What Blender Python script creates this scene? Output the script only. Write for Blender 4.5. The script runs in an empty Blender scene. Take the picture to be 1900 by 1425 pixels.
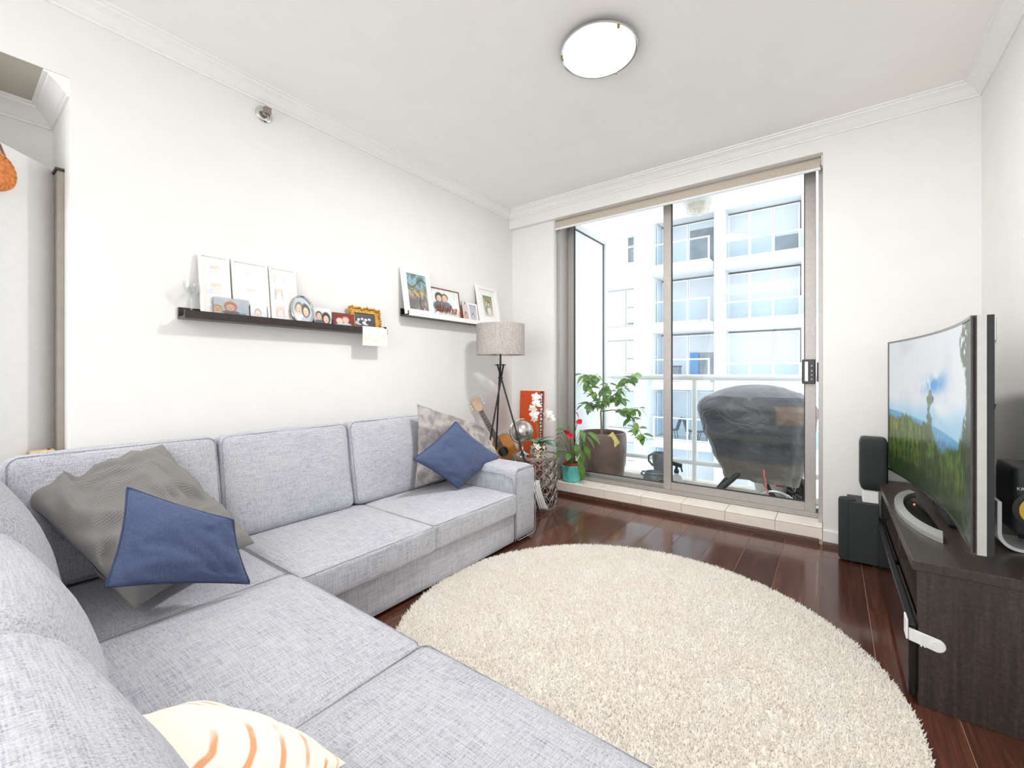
import bpy, bmesh, math, random
import numpy as np
from mathutils import Vector, Matrix, noise as mnoise

random.seed(7); np.random.seed(7)
sc = bpy.context.scene
COL = sc.collection
PI = math.pi

# ------------------------------------------------------------------ camera
CAM_H = 1.15
cd = bpy.data.cameras.new('camera'); cam = bpy.data.objects.new('camera', cd); COL.objects.link(cam)
cd.sensor_fit = 'HORIZONTAL'; cd.sensor_width = 36.0
cd.lens = 36.0*800.0/1900.0
cd.shift_x = 0.0; cd.shift_y = -(712.5-692.0)/1900.0
cd.clip_start = 0.05; cd.clip_end = 200
cam.location = (0, 0, CAM_H); cam.rotation_euler = (PI/2, 0, math.radians(36.6))
sc.camera = cam

# ------------------------------------------------------------------ world, lights, exposure
w = bpy.data.worlds.new('world'); sc.world = w; w.use_nodes = True
nt = w.node_tree; nt.nodes.clear()
wo = nt.nodes.new('ShaderNodeOutputWorld'); bg = nt.nodes.new('ShaderNodeBackground')
bg.inputs['Color'].default_value = (0.94, 0.975, 1.0, 1); bg.inputs['Strength'].default_value = 1.80
nt.links.new(bg.outputs[0], wo.inputs[0])

def area(name, loc, rot, sx, sy, power, color=(1, 1, 1), portal=False):
    l = bpy.data.lights.new(name, 'AREA'); l.shape = 'RECTANGLE'; l.size = sx; l.size_y = sy
    l.energy = power; l.color = color
    if portal: l.cycles.is_portal = True
    o = bpy.data.objects.new(name, l); COL.objects.link(o); o.location = loc; o.rotation_euler = rot
    return o
# added fill lamp behind the camera, tilted up to brighten ceiling and walls
area('rear_fill', (-1.0, -3.15, 1.45), (math.radians(125), 0, 0), 2.7, 2.2, 72, (0.92, 0.965, 1.0))
# sampling aid for sky light entering by the balcony door
area('balcony_door_portal', (-1.1, 3.9, 1.4), (math.radians(-90), 0, 0), 2.1, 2.5, 1, portal=True)
# added overhead fill lamp in the unseen rear of the room
area('rear_overhead_fill', (-0.9, -1.6, 2.74), (0, 0, 0), 1.6, 1.2, 26, (0.99, 0.985, 0.98))

vs = sc.view_settings
vs.view_transform = 'Standard'; vs.look = 'None'; vs.gamma = 1.0; vs.exposure = 0.19
vs.use_curve_mapping = False
sc.cycles.use_denoising = True
sc.cycles.max_bounces = 12; sc.cycles.diffuse_bounces = 6; sc.cycles.glossy_bounces = 5
sc.cycles.transmission_bounces = 8; sc.cycles.transparent_max_bounces = 16
sc.cycles.sample_clamp_indirect = 8.0
sc.cycles.caustics_reflective = False; sc.cycles.caustics_refractive = False

# ------------------------------------------------------------------ materials
def s2l(c):
    return tuple((x/12.92 if x <= 0.04045 else ((x+0.055)/1.055)**2.4) for x in c)
def rgb(r, g, b): return s2l((r/255., g/255., b/255.)) + (1.0,)

class NT:
    def __init__(s, name):
        m = bpy.data.materials.new(name); m.use_nodes = True; s.m = m; s.t = m.node_tree
        s.p = s.t.nodes['Principled BSDF']; s.out = s.t.nodes['Material Output']
    def n(s, typ, **kw):
        x = s.t.nodes.new(typ)
        for k, v in kw.items(): setattr(x, k, v)
        return x
    def l(s, a, b): s.t.links.new(a, b)
    def coord(s, kind='Object'): return s.n('ShaderNodeTexCoord').outputs[kind]
    def mapping(s, vec, scale=(1, 1, 1), rot=(0, 0, 0), loc=(0, 0, 0)):
        x = s.n('ShaderNodeMapping'); s.l(vec, x.inputs[0])
        x.inputs['Scale'].default_value = scale; x.inputs['Rotation'].default_value = rot; x.inputs['Location'].default_value = loc
        return x.outputs[0]
    def noise(s, vec, scale=5, detail=3, rough=0.5, dist=0.0):
        x = s.n('ShaderNodeTexNoise'); s.l(vec, x.inputs['Vector'])
        x.inputs['Scale'].default_value = scale; x.inputs['Detail'].default_value = detail
        x.inputs['Roughness'].default_value = rough; x.inputs['Distortion'].default_value = dist
        return x.outputs['Fac']
    def ramp(s, fac, stops):
        x = s.n('ShaderNodeValToRGB'); s.l(fac, x.inputs[0])
        e = x.color_ramp.elements
        while len(e) < len(stops): e.new(0.5)
        for i, (p, c) in enumerate(stops): e[i].position = p; e[i].color = c
        return x.outputs[0]
    def math(s, op, a, b=None):
        x = s.n('ShaderNodeMath', operation=op)
        for i, v in enumerate((a, b)):
            if v is None: continue
            if isinstance(v, (int, float)): x.inputs[i].default_value = v
            else: s.l(v, x.inputs[i])
        return x.outputs[0]
    def mix(s, fac, a, b, blend='MIX'):
        x = s.n('ShaderNodeMix', data_type='RGBA', blend_type=blend)
        for sock, v in ((x.inputs[0], fac), (x.inputs[6], a), (x.inputs[7], b)):
            if isinstance(v, (int, float, tuple)): sock.default_value = v
            else: s.l(v, sock)
        return x.outputs[2]
    def bump(s, h, strength=0.3, dist=0.01):
        x = s.n('ShaderNodeBump'); s.l(h, x.inputs['Height'])
        x.inputs['Strength'].default_value = strength; x.inputs['Distance'].default_value = dist
        s.l(x.outputs[0], s.p.inputs['Normal'])

def simple(name, col, rough=0.5, metal=0.0, var=0.04, nscale=30, bump=0.0, coat=0.0, spec=None):
    N = NT(name); c = rgb(*col)
    f = N.noise(N.coord(), nscale, 3)
    d = tuple(max(0, x*(1-var*2)) for x in c[:3]) + (1,)
    u = tuple(min(1, x*(1+var*2)) for x in c[:3]) + (1,)
    N.l(N.ramp(f, [(0.3, d), (0.7, u)]), N.p.inputs['Base Color'])
    N.p.inputs['Roughness'].default_value = rough; N.p.inputs['Metallic'].default_value = metal
    if coat: N.p.inputs['Coat Weight'].default_value = coat; N.p.inputs['Coat Roughness'].default_value = 0.05
    if spec is not None: N.p.inputs['Specular IOR Level'].default_value = spec
    if bump: N.bump(f, bump, 0.004)
    return N.m

M = {}
M['wall'] = simple('wall_paint', (238, 237, 234), 0.75, var=0.006, nscale=6, spec=0.3)
M['ceil'] = simple('ceiling_paint', (248, 246, 243), 0.85, var=0.006, nscale=5, spec=0.2)
M['soffit'] = simple('shade_tinted_soffit', (196, 191, 179), 0.85, var=0.006, nscale=5, spec=0.2)  # alcove shade put into the ceiling colour
M['trimw'] = simple('trim_white_gloss', (244, 243, 241), 0.4, var=0.006)
M['darktrim'] = simple('dark_quad_trim', (84, 58, 46), 0.3, var=0.1)
M['tile'] = simple('cream_tile', (250, 239, 228), 0.25, var=0.015, nscale=12)
M['grout'] = simple('grout', (200, 185, 172), 0.9)
M['alu'] = simple('brushed_aluminium', (180, 175, 170), 0.42, metal=0.4, var=0.03, nscale=60)
M['alud'] = simple('dark_seal', (60, 58, 57), 0.5)  # dark tone for gaskets and the thin alcove trim
M['black'] = simple('matte_black_plastic', (34, 36, 37), 0.5, var=0.06)
M['blackgloss'] = simple('gloss_black', (22, 21, 21), 0.12, var=0.04)
M['chrome'] = simple('chrome', (215, 213, 210), 0.12, metal=1.0, var=0.02)
M['silver'] = simple('silver_plastic', (205, 204, 202), 0.3, metal=0.6, var=0.02)
M['whiteplastic'] = simple('white_plastic', (240, 240, 240), 0.35, var=0.008)
M['whitemetal'] = simple('white_powder_coat', (236, 238, 238), 0.4, var=0.01)
M['extwhite'] = simple('white_render', (224, 226, 228), 0.8, var=0.008, nscale=2)
M['extsoft'] = simple('off_white_render', (250, 248, 246), 0.85, var=0.01, nscale=2)
M['blindtaupe'] = simple('roller_blind_fabric', (196, 184, 170), 0.85, var=0.03, nscale=80)
M['darkwood'] = simple('espresso_shelf', (48, 40, 38), 0.3, var=0.12, nscale=40)
M['framewhite'] = simple('white_frame', (243, 241, 238), 0.45, var=0.01)
M['frameblack'] = simple('black_frame_back', (60, 58, 56), 0.6)
M['concrete'] = simple('balcony_concrete', (226, 222, 216), 0.85, var=0.05, nscale=9, bump=0.1)
M['jamb'] = simple('taupe_strip', (170, 162, 154), 0.7, var=0.02)  # darker taupe strip on the alcove side wall
M['ropewhite'] = simple('white_cord', (238, 236, 232), 0.7)
M['copper'] = simple('copper_wire', (158, 88, 58), 0.25, metal=0.85, var=0.05)
M['bronze'] = simple('dark_bronze_metal', (92, 80, 76), 0.4, metal=0.5, var=0.05)
M['pewter'] = simple('pewter_lattice', (158, 146, 138), 0.38, metal=0.45, var=0.08, nscale=60)
M['mirror'] = simple('mirror_top', (200, 200, 200), 0.06, metal=1.0, var=0.01)
M['mercury'] = simple('mercury_glass', (220, 205, 185), 0.08, metal=1.0, var=0.05, nscale=40)
M['globe'] = simple('brushed_nickel_globe', (205, 198, 192), 0.25, metal=0.95, var=0.1, nscale=9)
M['petalw'] = simple('white_petal', (248, 243, 236), 0.6, var=0.02)
M['red'] = simple('red_anthurium', (214, 44, 66), 0.3, var=0.08)
M['turq'] = simple('turquoise_glaze', (104, 206, 200), 0.2, var=0.05, nscale=18, coat=0.4)
M['terra'] = simple('terracotta', (176, 88, 62), 0.8, var=0.06)
M['soil'] = simple('soil', (62, 46, 36), 0.95, var=0.3, nscale=90, bump=0.8)
M['bigpot'] = simple('glazed_brown_pot', (122, 100, 92), 0.32, var=0.12, nscale=5)
M['bark'] = simple('pale_bark', (150, 128, 108), 0.85, var=0.12, nscale=60)
M['stemg'] = simple('green_stem', (112, 134, 74), 0.6, var=0.1)
M['tag'] = simple('yellow_paper_tag', (240, 222, 140), 0.7, var=0.05, nscale=30)
def leaf_mat(name, col, var=0.15, trans=0.45, rough=0.35):
    N = NT(name); c = rgb(*col); f = N.noise(N.coord(), 22, 3)
    d = tuple(x*(1-var*2) for x in c[:3])+(1,); u = tuple(min(1, x*(1+var*2)) for x in c[:3])+(1,)
    cc = N.ramp(f, [(0.3, d), (0.7, u)]); N.l(cc, N.p.inputs['Base Color']); N.p.inputs['Roughness'].default_value = rough
    tl = N.n('ShaderNodeBsdfTranslucent'); N.l(cc, tl.inputs[0])
    mx = N.n('ShaderNodeMixShader'); mx.inputs[0].default_value = trans
    N.l(N.p.outputs[0], mx.inputs[1]); N.l(tl.outputs[0], mx.inputs[2]); N.l(mx.outputs[0], N.out.inputs[0]); return N.m
M['leafA'] = leaf_mat('ficus_leaf', (132, 166, 104)); M['leafA2'] = leaf_mat('ficus_young_leaf', (176, 204, 112))
M['leafB'] = leaf_mat('anthurium_leaf', (112, 152, 70), trans=0.3); M['leafC'] = leaf_mat('orchid_leaf', (110, 162, 134), trans=0.25)
M['jug'] = simple('grey_glazed_jug', (112, 120, 126), 0.4, var=0.1, nscale=20)
M['orange'] = simple('orange_canvas', (214, 84, 40), 0.8, var=0.03)
M['navydark'] = simple('navy_print', (44, 52, 84), 0.7)
M['steel'] = simple('steel_rod', (52, 50, 50), 0.4, metal=0.6)
M['guitar'] = simple('guitar_spruce', (222, 150, 82), 0.22, var=0.06, nscale=14, coat=0.5)
M['mahog'] = simple('mahogany', (118, 66, 48), 0.3, var=0.12, nscale=20, coat=0.3)
M['fret'] = simple('rosewood_fretboard', (104, 84, 74), 0.4, var=0.1)
M['headst'] = simple('guitar_headstock', (206, 172, 140), 0.3, var=0.06)
M['holeblack'] = simple('sound_hole', (26, 20, 18), 0.9)
M['bucket'] = simple('white_bucket', (228, 230, 226), 0.5)
M['redp'] = simple('red_lid', (206, 60, 48), 0.5)
M['grid'] = simple('dark_window_pane', (134, 142, 148), 0.25, var=0.15, nscale=1.2)
M['pale'] = simple('blind_behind_pane', (206, 213, 220), 0.3, var=0.03, nscale=0.7)
M['paneblue'] = simple('blue_tinted_pane', (204, 220, 236), 0.2, var=0.05, nscale=0.8)
M['bluecloth'] = simple('blue_door_curtain', (96, 152, 206), 0.7)
M['yellow'] = simple('yellow_cone', (242, 200, 60), 0.35, var=0.04)
M['rubber'] = simple('rubber_surround', (52, 50, 48), 0.6)
M['blackbox'] = simple('speaker_cabinet', (44, 47, 48), 0.55, var=0.06, nscale=120)
M['meshcloth'] = simple('speaker_cloth', (42, 46, 47), 0.8, var=0.14, nscale=260, bump=0.2)
M['handleblk'] = simple('door_handle_black', (44, 34, 32), 0.35)
M['gold'] = simple('gilt', (214, 166, 82), 0.35, metal=0.6, var=0.15, nscale=60)
M['cordbrown'] = simple('straw_orange', (226, 134, 72), 0.7, var=0.15, nscale=60)
M['lampbrass'] = simple('brass_clip', (170, 150, 90), 0.3, metal=0.8)
M['palewood'] = simple('pale_wood', (226, 204, 168), 0.5, var=0.06, nscale=20)
M['plaster'] = M['wall']

def glass_mat(name, tint=(1, 1, 1, 1), gloss=0.05, edge=0.25, rough=0.0):
    N = NT(name); t = N.t; t.nodes.remove(N.p)
    tr = N.n('ShaderNodeBsdfTransparent'); tr.inputs[0].default_value = tint
    gl = N.n('ShaderNodeBsdfGlossy'); gl.inputs['Roughness'].default_value = rough; gl.inputs[0].default_value = (1, 1, 1, 1)
    lw = N.n('ShaderNodeLayerWeight'); lw.inputs[0].default_value = 0.25
    f = N.math('MULTIPLY_ADD', lw.outputs['Facing'], edge)
    f.node.inputs[2].default_value = gloss
    mx = N.n('ShaderNodeMixShader'); N.l(f, mx.inputs[0]); N.l(tr.outputs[0], mx.inputs[1]); N.l(gl.outputs[0], mx.inputs[2])
    N.l(mx.outputs[0], N.out.inputs[0]); return N.m
M['glass'] = glass_mat('door_glass', (0.97, 0.985, 0.985, 1), 0.010, 0.06)
M['railglass'] = glass_mat('rail_glass', (0.92, 0.965, 0.985, 1), 0.03, 0.08)
M['clear'] = glass_mat('clear_glass', (0.95, 0.96, 0.96, 1), 0.06, 0.5)

def frosted():
    N = NT('frosted_screen')
    N.p.inputs['Base Color'].default_value = rgb(247, 249, 250); N.p.inputs['Roughness'].default_value = 0.5
    z = N.n('ShaderNodeSeparateXYZ'); N.l(N.coord(), z.inputs[0])
    tl = N.n('ShaderNodeBsdfTranslucent'); tl.inputs[0].default_value = (0.95, 0.97, 0.98, 1)
    mx = N.n('ShaderNodeMixShader'); mx.inputs[0].default_value = 0.65
    N.l(N.p.outputs[0], mx.inputs[1]); N.l(tl.outputs[0], mx.inputs[2]); N.l(mx.outputs[0], N.out.inputs[0])
    f = N.noise(N.mapping(N.coord(), (2, 2, 40)), 1, 1); N.l(N.ramp(f, [(0.3, rgb(243, 246, 247)), (0.7, rgb(250, 251, 251))]), N.p.inputs['Base Color'])
    return N.m
M['frost'] = frosted()

def emitter(name, col, strength):
    N = NT(name)
    N.p.inputs['Base Color'].default_value = col
    N.p.inputs['Emission Color'].default_value = col; N.p.inputs['Emission Strength'].default_value = strength
    return N.m
M['lampglow'] = emitter('ceiling_lamp_glass', (1.0, 0.985, 0.95, 1), 1.6)
M['led'] = emitter('standby_led', (1.0, 0.25, 0.2, 1), 1.2)

def linen(name, light, mid, dark, sc_long=9, sc_thin=230, loc=(0, 0, 0)):
    N = NT(name); co = N.coord()
    a = N.noise(N.mapping(co, (sc_long, sc_thin, sc_thin), loc=loc), 1, 2, 0.6)
    b = N.noise(N.mapping(co, (sc_thin, sc_long, sc_thin), loc=loc), 1, 2, 0.6)
    c = N.noise(N.mapping(co, (sc_thin, sc_thin, sc_long), loc=loc), 1, 2, 0.6)
    s = N.math('ADD', N.math('ADD', a, b), c)
    s = N.math('DIVIDE', s, 3.0)
    big = N.noise(co, 3.0, 3)
    s2 = N.math('ADD', s, N.math('MULTIPLY', N.math('SUBTRACT', big, 0.5), 0.10))
    N.l(N.ramp(s2, [(0.36, dark), (0.47, mid), (0.58, light)]), N.p.inputs['Base Color'])
    N.p.inputs['Roughness'].default_value = 0.95; N.p.inputs['Specular IOR Level'].default_value = 0.15
    N.p.inputs['Sheen Weight'].default_value = 0.15
    N.bump(s, 0.35, 0.003)
    return N.m
M['linen'] = linen('heathered_grey_linen', rgb(203, 204, 209), rgb(181, 182, 190), rgb(132, 135, 146), 13, 330)
M['linenseam'] = linen('grey_linen_seam', rgb(172, 172, 178), rgb(150, 150, 156), rgb(120, 121, 128))
M['navy'] = linen('navy_linen', rgb(90, 101, 132), rgb(78, 90, 122), rgb(62, 72, 103), 30, 500)
M['navyseam'] = simple('navy_seam', (58, 69, 102), 0.9)

def uvcheck():
    N = NT('fine_check_cotton'); uv = N.coord('UV')
    def band(sx, sy):
        wv = N.n('ShaderNodeTexWave', wave_type='BANDS', bands_direction='X' if sx else 'Y')
        N.l(uv, wv.inputs['Vector']); wv.inputs['Scale'].default_value = 40; wv.inputs['Distortion'].default_value = 0.6
        return wv.outputs['Fac']
    f = N.math('MULTIPLY', N.math('ADD', band(1, 0), band(0, 1)), 0.5)
    big = N.noise(N.coord(), 5, 3)
    c = N.ramp(f, [(0.12, rgb(112, 110, 110)), (0.5, rgb(138, 136, 134)), (0.9, rgb(152, 150, 148))])
    c = N.mix(N.math('MULTIPLY', big, 0.25), c, rgb(150, 146, 142))
    N.l(c, N.p.inputs['Base Color']); N.p.inputs['Roughness'].default_value = 0.95
    N.p.inputs['Specular IOR Level'].default_value = 0.15
    N.bump(N.noise(N.coord(), 9, 4), 0.3, 0.02)
    return N.m
M['check'] = uvcheck()

def floralgrey():
    N = NT('faded_grey_print'); co = N.coord()
    f = N.noise(co, 9, 4, 0.6, 1.2); c = N.ramp(f, [(0.35, rgb(134, 128, 130)), (0.5, rgb(164, 158, 156)), (0.62, rgb(190, 182, 176)), (0.75, rgb(150, 148, 160))])
    N.l(c, N.p.inputs['Base Color']); N.p.inputs['Roughness'].default_value = 0.95; N.p.inputs['Specular IOR Level'].default_value = 0.15
    return N.m
M['floral'] = floralgrey()

def agate():
    N = NT('cream_print_with_orange_strokes'); uv = N.coord('UV')
    wv = N.n('ShaderNodeTexWave', wave_type='RINGS', rings_direction='Z', wave_profile='SIN')
    N.l(N.mapping(uv, (1.0, 1.5, 1), loc=(-0.25, -1.0, 0)), wv.inputs['Vector'])
    wv.inputs['Scale'].default_value = 2.3; wv.inputs['Distortion'].default_value = 1.8; wv.inputs['Detail'].default_value = 2; wv.inputs['Detail Scale'].default_value = 1.2
    m = N.noise(uv, 3.0, 2)
    stroke = N.math('MULTIPLY', N.ramp(wv.outputs['Fac'], [(0.86, (0, 0, 0, 1)), (0.95, (1, 1, 1, 1))]), N.ramp(m, [(0.46, (0, 0, 0, 1)), (0.53, (1, 1, 1, 1))]))
    c = N.mix(N.math('MULTIPLY', stroke, 0.9), rgb(250, 242, 230), rgb(226, 158, 104))
    N.l(c, N.p.inputs['Base Color']); N.p.inputs['Roughness'].default_value = 0.95; N.p.inputs['Specular IOR Level'].default_value = 0.1
    return N.m
M['agate'] = agate()

def striped():
    N = NT('ticking_stripe'); uv = N.coord('UV')
    wv = N.n('ShaderNodeTexWave', wave_type='BANDS', bands_direction='X'); N.l(uv, wv.inputs['Vector'])
    wv.inputs['Scale'].default_value = 7.0; wv.inputs['Distortion'].default_value = 0.2
    N.l(N.ramp(wv.outputs['Fac'], [(0.08, rgb(120, 120, 124)), (0.28, rgb(240, 238, 232))]), N.p.inputs['Base Color'])
    N.p.inputs['Roughness'].default_value = 0.95
    return N.m
M['stripe'] = striped()

def shade_mat():
    N = NT('grey_linen_lampshade'); co = N.coord()
    a = N.noise(N.mapping(co, (40, 40, 420)), 1, 2); b = N.noise(N.mapping(co, (300, 300, 14)), 1, 2)
    s = N.math('DIVIDE', N.math('ADD', a, b), 2.0)
    N.l(N.ramp(s, [(0.38, rgb(156, 148, 144)), (0.6, rgb(196, 188, 183))]), N.p.inputs['Base Color'])
    N.p.inputs['Roughness'].default_value = 0.9; N.p.inputs['Specular IOR Level'].default_value = 0.2
    return N.m
M['shade'] = shade_mat()

def plank_mat():
    N = NT('jarrah_floorboard'); co = N.coord()
    oi = N.n('ShaderNodeObjectInfo')
    off = N.n('ShaderNodeVectorMath', operation='MULTIPLY_ADD')
    N.l(oi.outputs['Random'], off.inputs[0]); off.inputs[1].default_value = (37, 61, 13); N.l(co, off.inputs[2])
    g = N.noise(N.mapping(off.outputs[0], (60, 3.0, 20)), 1, 5, 0.6, 0.6)
    g2 = N.noise(N.mapping(off.outputs[0], (9, 1.2, 9)), 1, 3, 0.6, 1.0)
    c1 = N.ramp(g, [(0.3, rgb(66, 37, 28)), (0.55, rgb(98, 57, 43)), (0.75, rgb(120, 74, 56))])
    c2 = N.mix(N.math('MULTIPLY', g2, 0.5), c1, rgb(64, 34, 26))
    br = N.n('ShaderNodeHueSaturation'); N.l(c2, br.inputs['Color'])
    N.l(N.math('MULTIPLY_ADD', oi.outputs['Random'], 0.5), br.inputs['Value']); br.inputs['Value'].links[0].from_node.inputs[2].default_value = 0.72
    N.l(br.outputs[0], N.p.inputs['Base Color'])
    N.p.inputs['Roughness'].default_value = 0.17
    N.p.inputs['Coat Weight'].default_value = 0.35; N.p.inputs['Coat Roughness'].default_value = 0.07
    rr = N.noise(N.mapping(co, (6, 1.5, 6)), 1, 3); N.l(N.ramp(rr, [(0.3, (0.13,)*3+(1,)), (0.7, (0.24,)*3+(1,))]), N.p.inputs['Roughness'])
    N.bump(g, 0.03, 0.003)
    return N.m
M['plank'] = plank_mat()
M['subfloor'] = simple('floor_joint', (176, 140, 112), 0.7)

def wenge():
    N = NT('black_brown_woodgrain'); co = N.coord()
    g = N.noise(N.mapping(co, (90, 90, 4)), 1, 4, 0.6, 0.3)
    h = N.noise(N.mapping(co, (90, 4, 90)), 1, 4, 0.6, 0.3)
    s = N.math('MULTIPLY', N.math('ADD', g, h), 0.5)
    N.l(N.ramp(s, [(0.35, rgb(46, 38, 34)), (0.55, rgb(65, 56, 51)), (0.7, rgb(84, 74, 67))]), N.p.inputs['Base Color'])
    N.p.inputs['Roughness'].default_value = 0.36; N.bump(s, 0.08, 0.002)
    return N.m
M['wenge'] = wenge()

def rug_mat(name, a, b, c):
    N = NT(name); co = N.coord()
    f = N.noise(co, 3.2, 4, 0.65); g = N.noise(co, 140, 2)
    col = N.ramp(f, [(0.32, a), (0.55, b), (0.7, a)])
    col = N.mix(N.ramp(g, [(0.55, (0, 0, 0, 1)), (0.75, (1, 1, 1, 1))]), col, c)
    N.l(col, N.p.inputs['Base Color']); N.p.inputs['Roughness'].default_value = 1.0; N.p.inputs['Specular IOR Level'].default_value = 0.05
    return N.m
M['rugbase'] = rug_mat('rug_backing', rgb(250, 240, 226), rgb(246, 234, 218), rgb(236, 220, 200))
M['rugpile'] = rug_mat('cream_shag_pile', rgb(241, 236, 230), rgb(236, 229, 220), rgb(219, 206, 191))

def vcol_mat(name, rough=0.35, emit=0.0, coat=0.3):
    N = NT(name); at = N.n('ShaderNodeAttribute', attribute_name='Col')
    if emit:
        N.p.inputs['Base Color'].default_value = (0.01, 0.01, 0.01, 1)
        N.l(at.outputs['Color'], N.p.inputs['Emission Color']); N.p.inputs['Emission Strength'].default_value = emit
    else:
        N.l(at.outputs['Color'], N.p.inputs['Base Color'])
    N.p.inputs['Roughness'].default_value = rough
    if emit: N.p.inputs['Specular IOR Level'].default_value = 0.12
    if coat: N.p.inputs['Coat Weight'].default_value = coat; N.p.inputs['Coat Roughness'].default_value = 0.03
    return N.m
M['photo'] = vcol_mat('printed_photo')
M['screen'] = vcol_mat('tv_screen_picture', 0.25, 0.72, 0.0)
M['bbqcloth'] = vcol_mat('weathered_vinyl_cover', 0.42, 0.0, 0.0)
def crinkle(m):
    t = m.node_tree; tc = t.nodes.new('ShaderNodeTexCoord'); a = t.nodes.new('ShaderNodeTexNoise'); b = t.nodes.new('ShaderNodeBump')
    a.inputs['Scale'].default_value = 7; a.inputs['Detail'].default_value = 5; a.inputs['Distortion'].default_value = 1.5
    b.inputs['Strength'].default_value = 0.7; b.inputs['Distance'].default_value = 0.03
    t.links.new(tc.outputs['Object'], a.inputs['Vector']); t.links.new(a.outputs['Fac'], b.inputs['Height']); t.links.new(b.outputs[0], t.nodes['Principled BSDF'].inputs['Normal'])
crinkle(M['bbqcloth'])

# ------------------------------------------------------------------ object helpers
def wloc(o):
    v = Vector((0, 0, 0))
    while o is not None: v += o.location; o = o.parent
    return v
def tag(o, label=None, cat=None, group=None, kind=None):
    if label: o['label'] = label
    if cat: o['category'] = cat
    if group: o['group'] = group
    if kind: o['kind'] = kind
    return o
def thing(name, label, cat, loc=(0, 0, 0), group=None, kind=None):
    o = bpy.data.objects.new(name, None); COL.objects.link(o); o.location = loc; o.empty_display_size = 0.05
    return tag(o, label, cat, group, kind)

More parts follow.
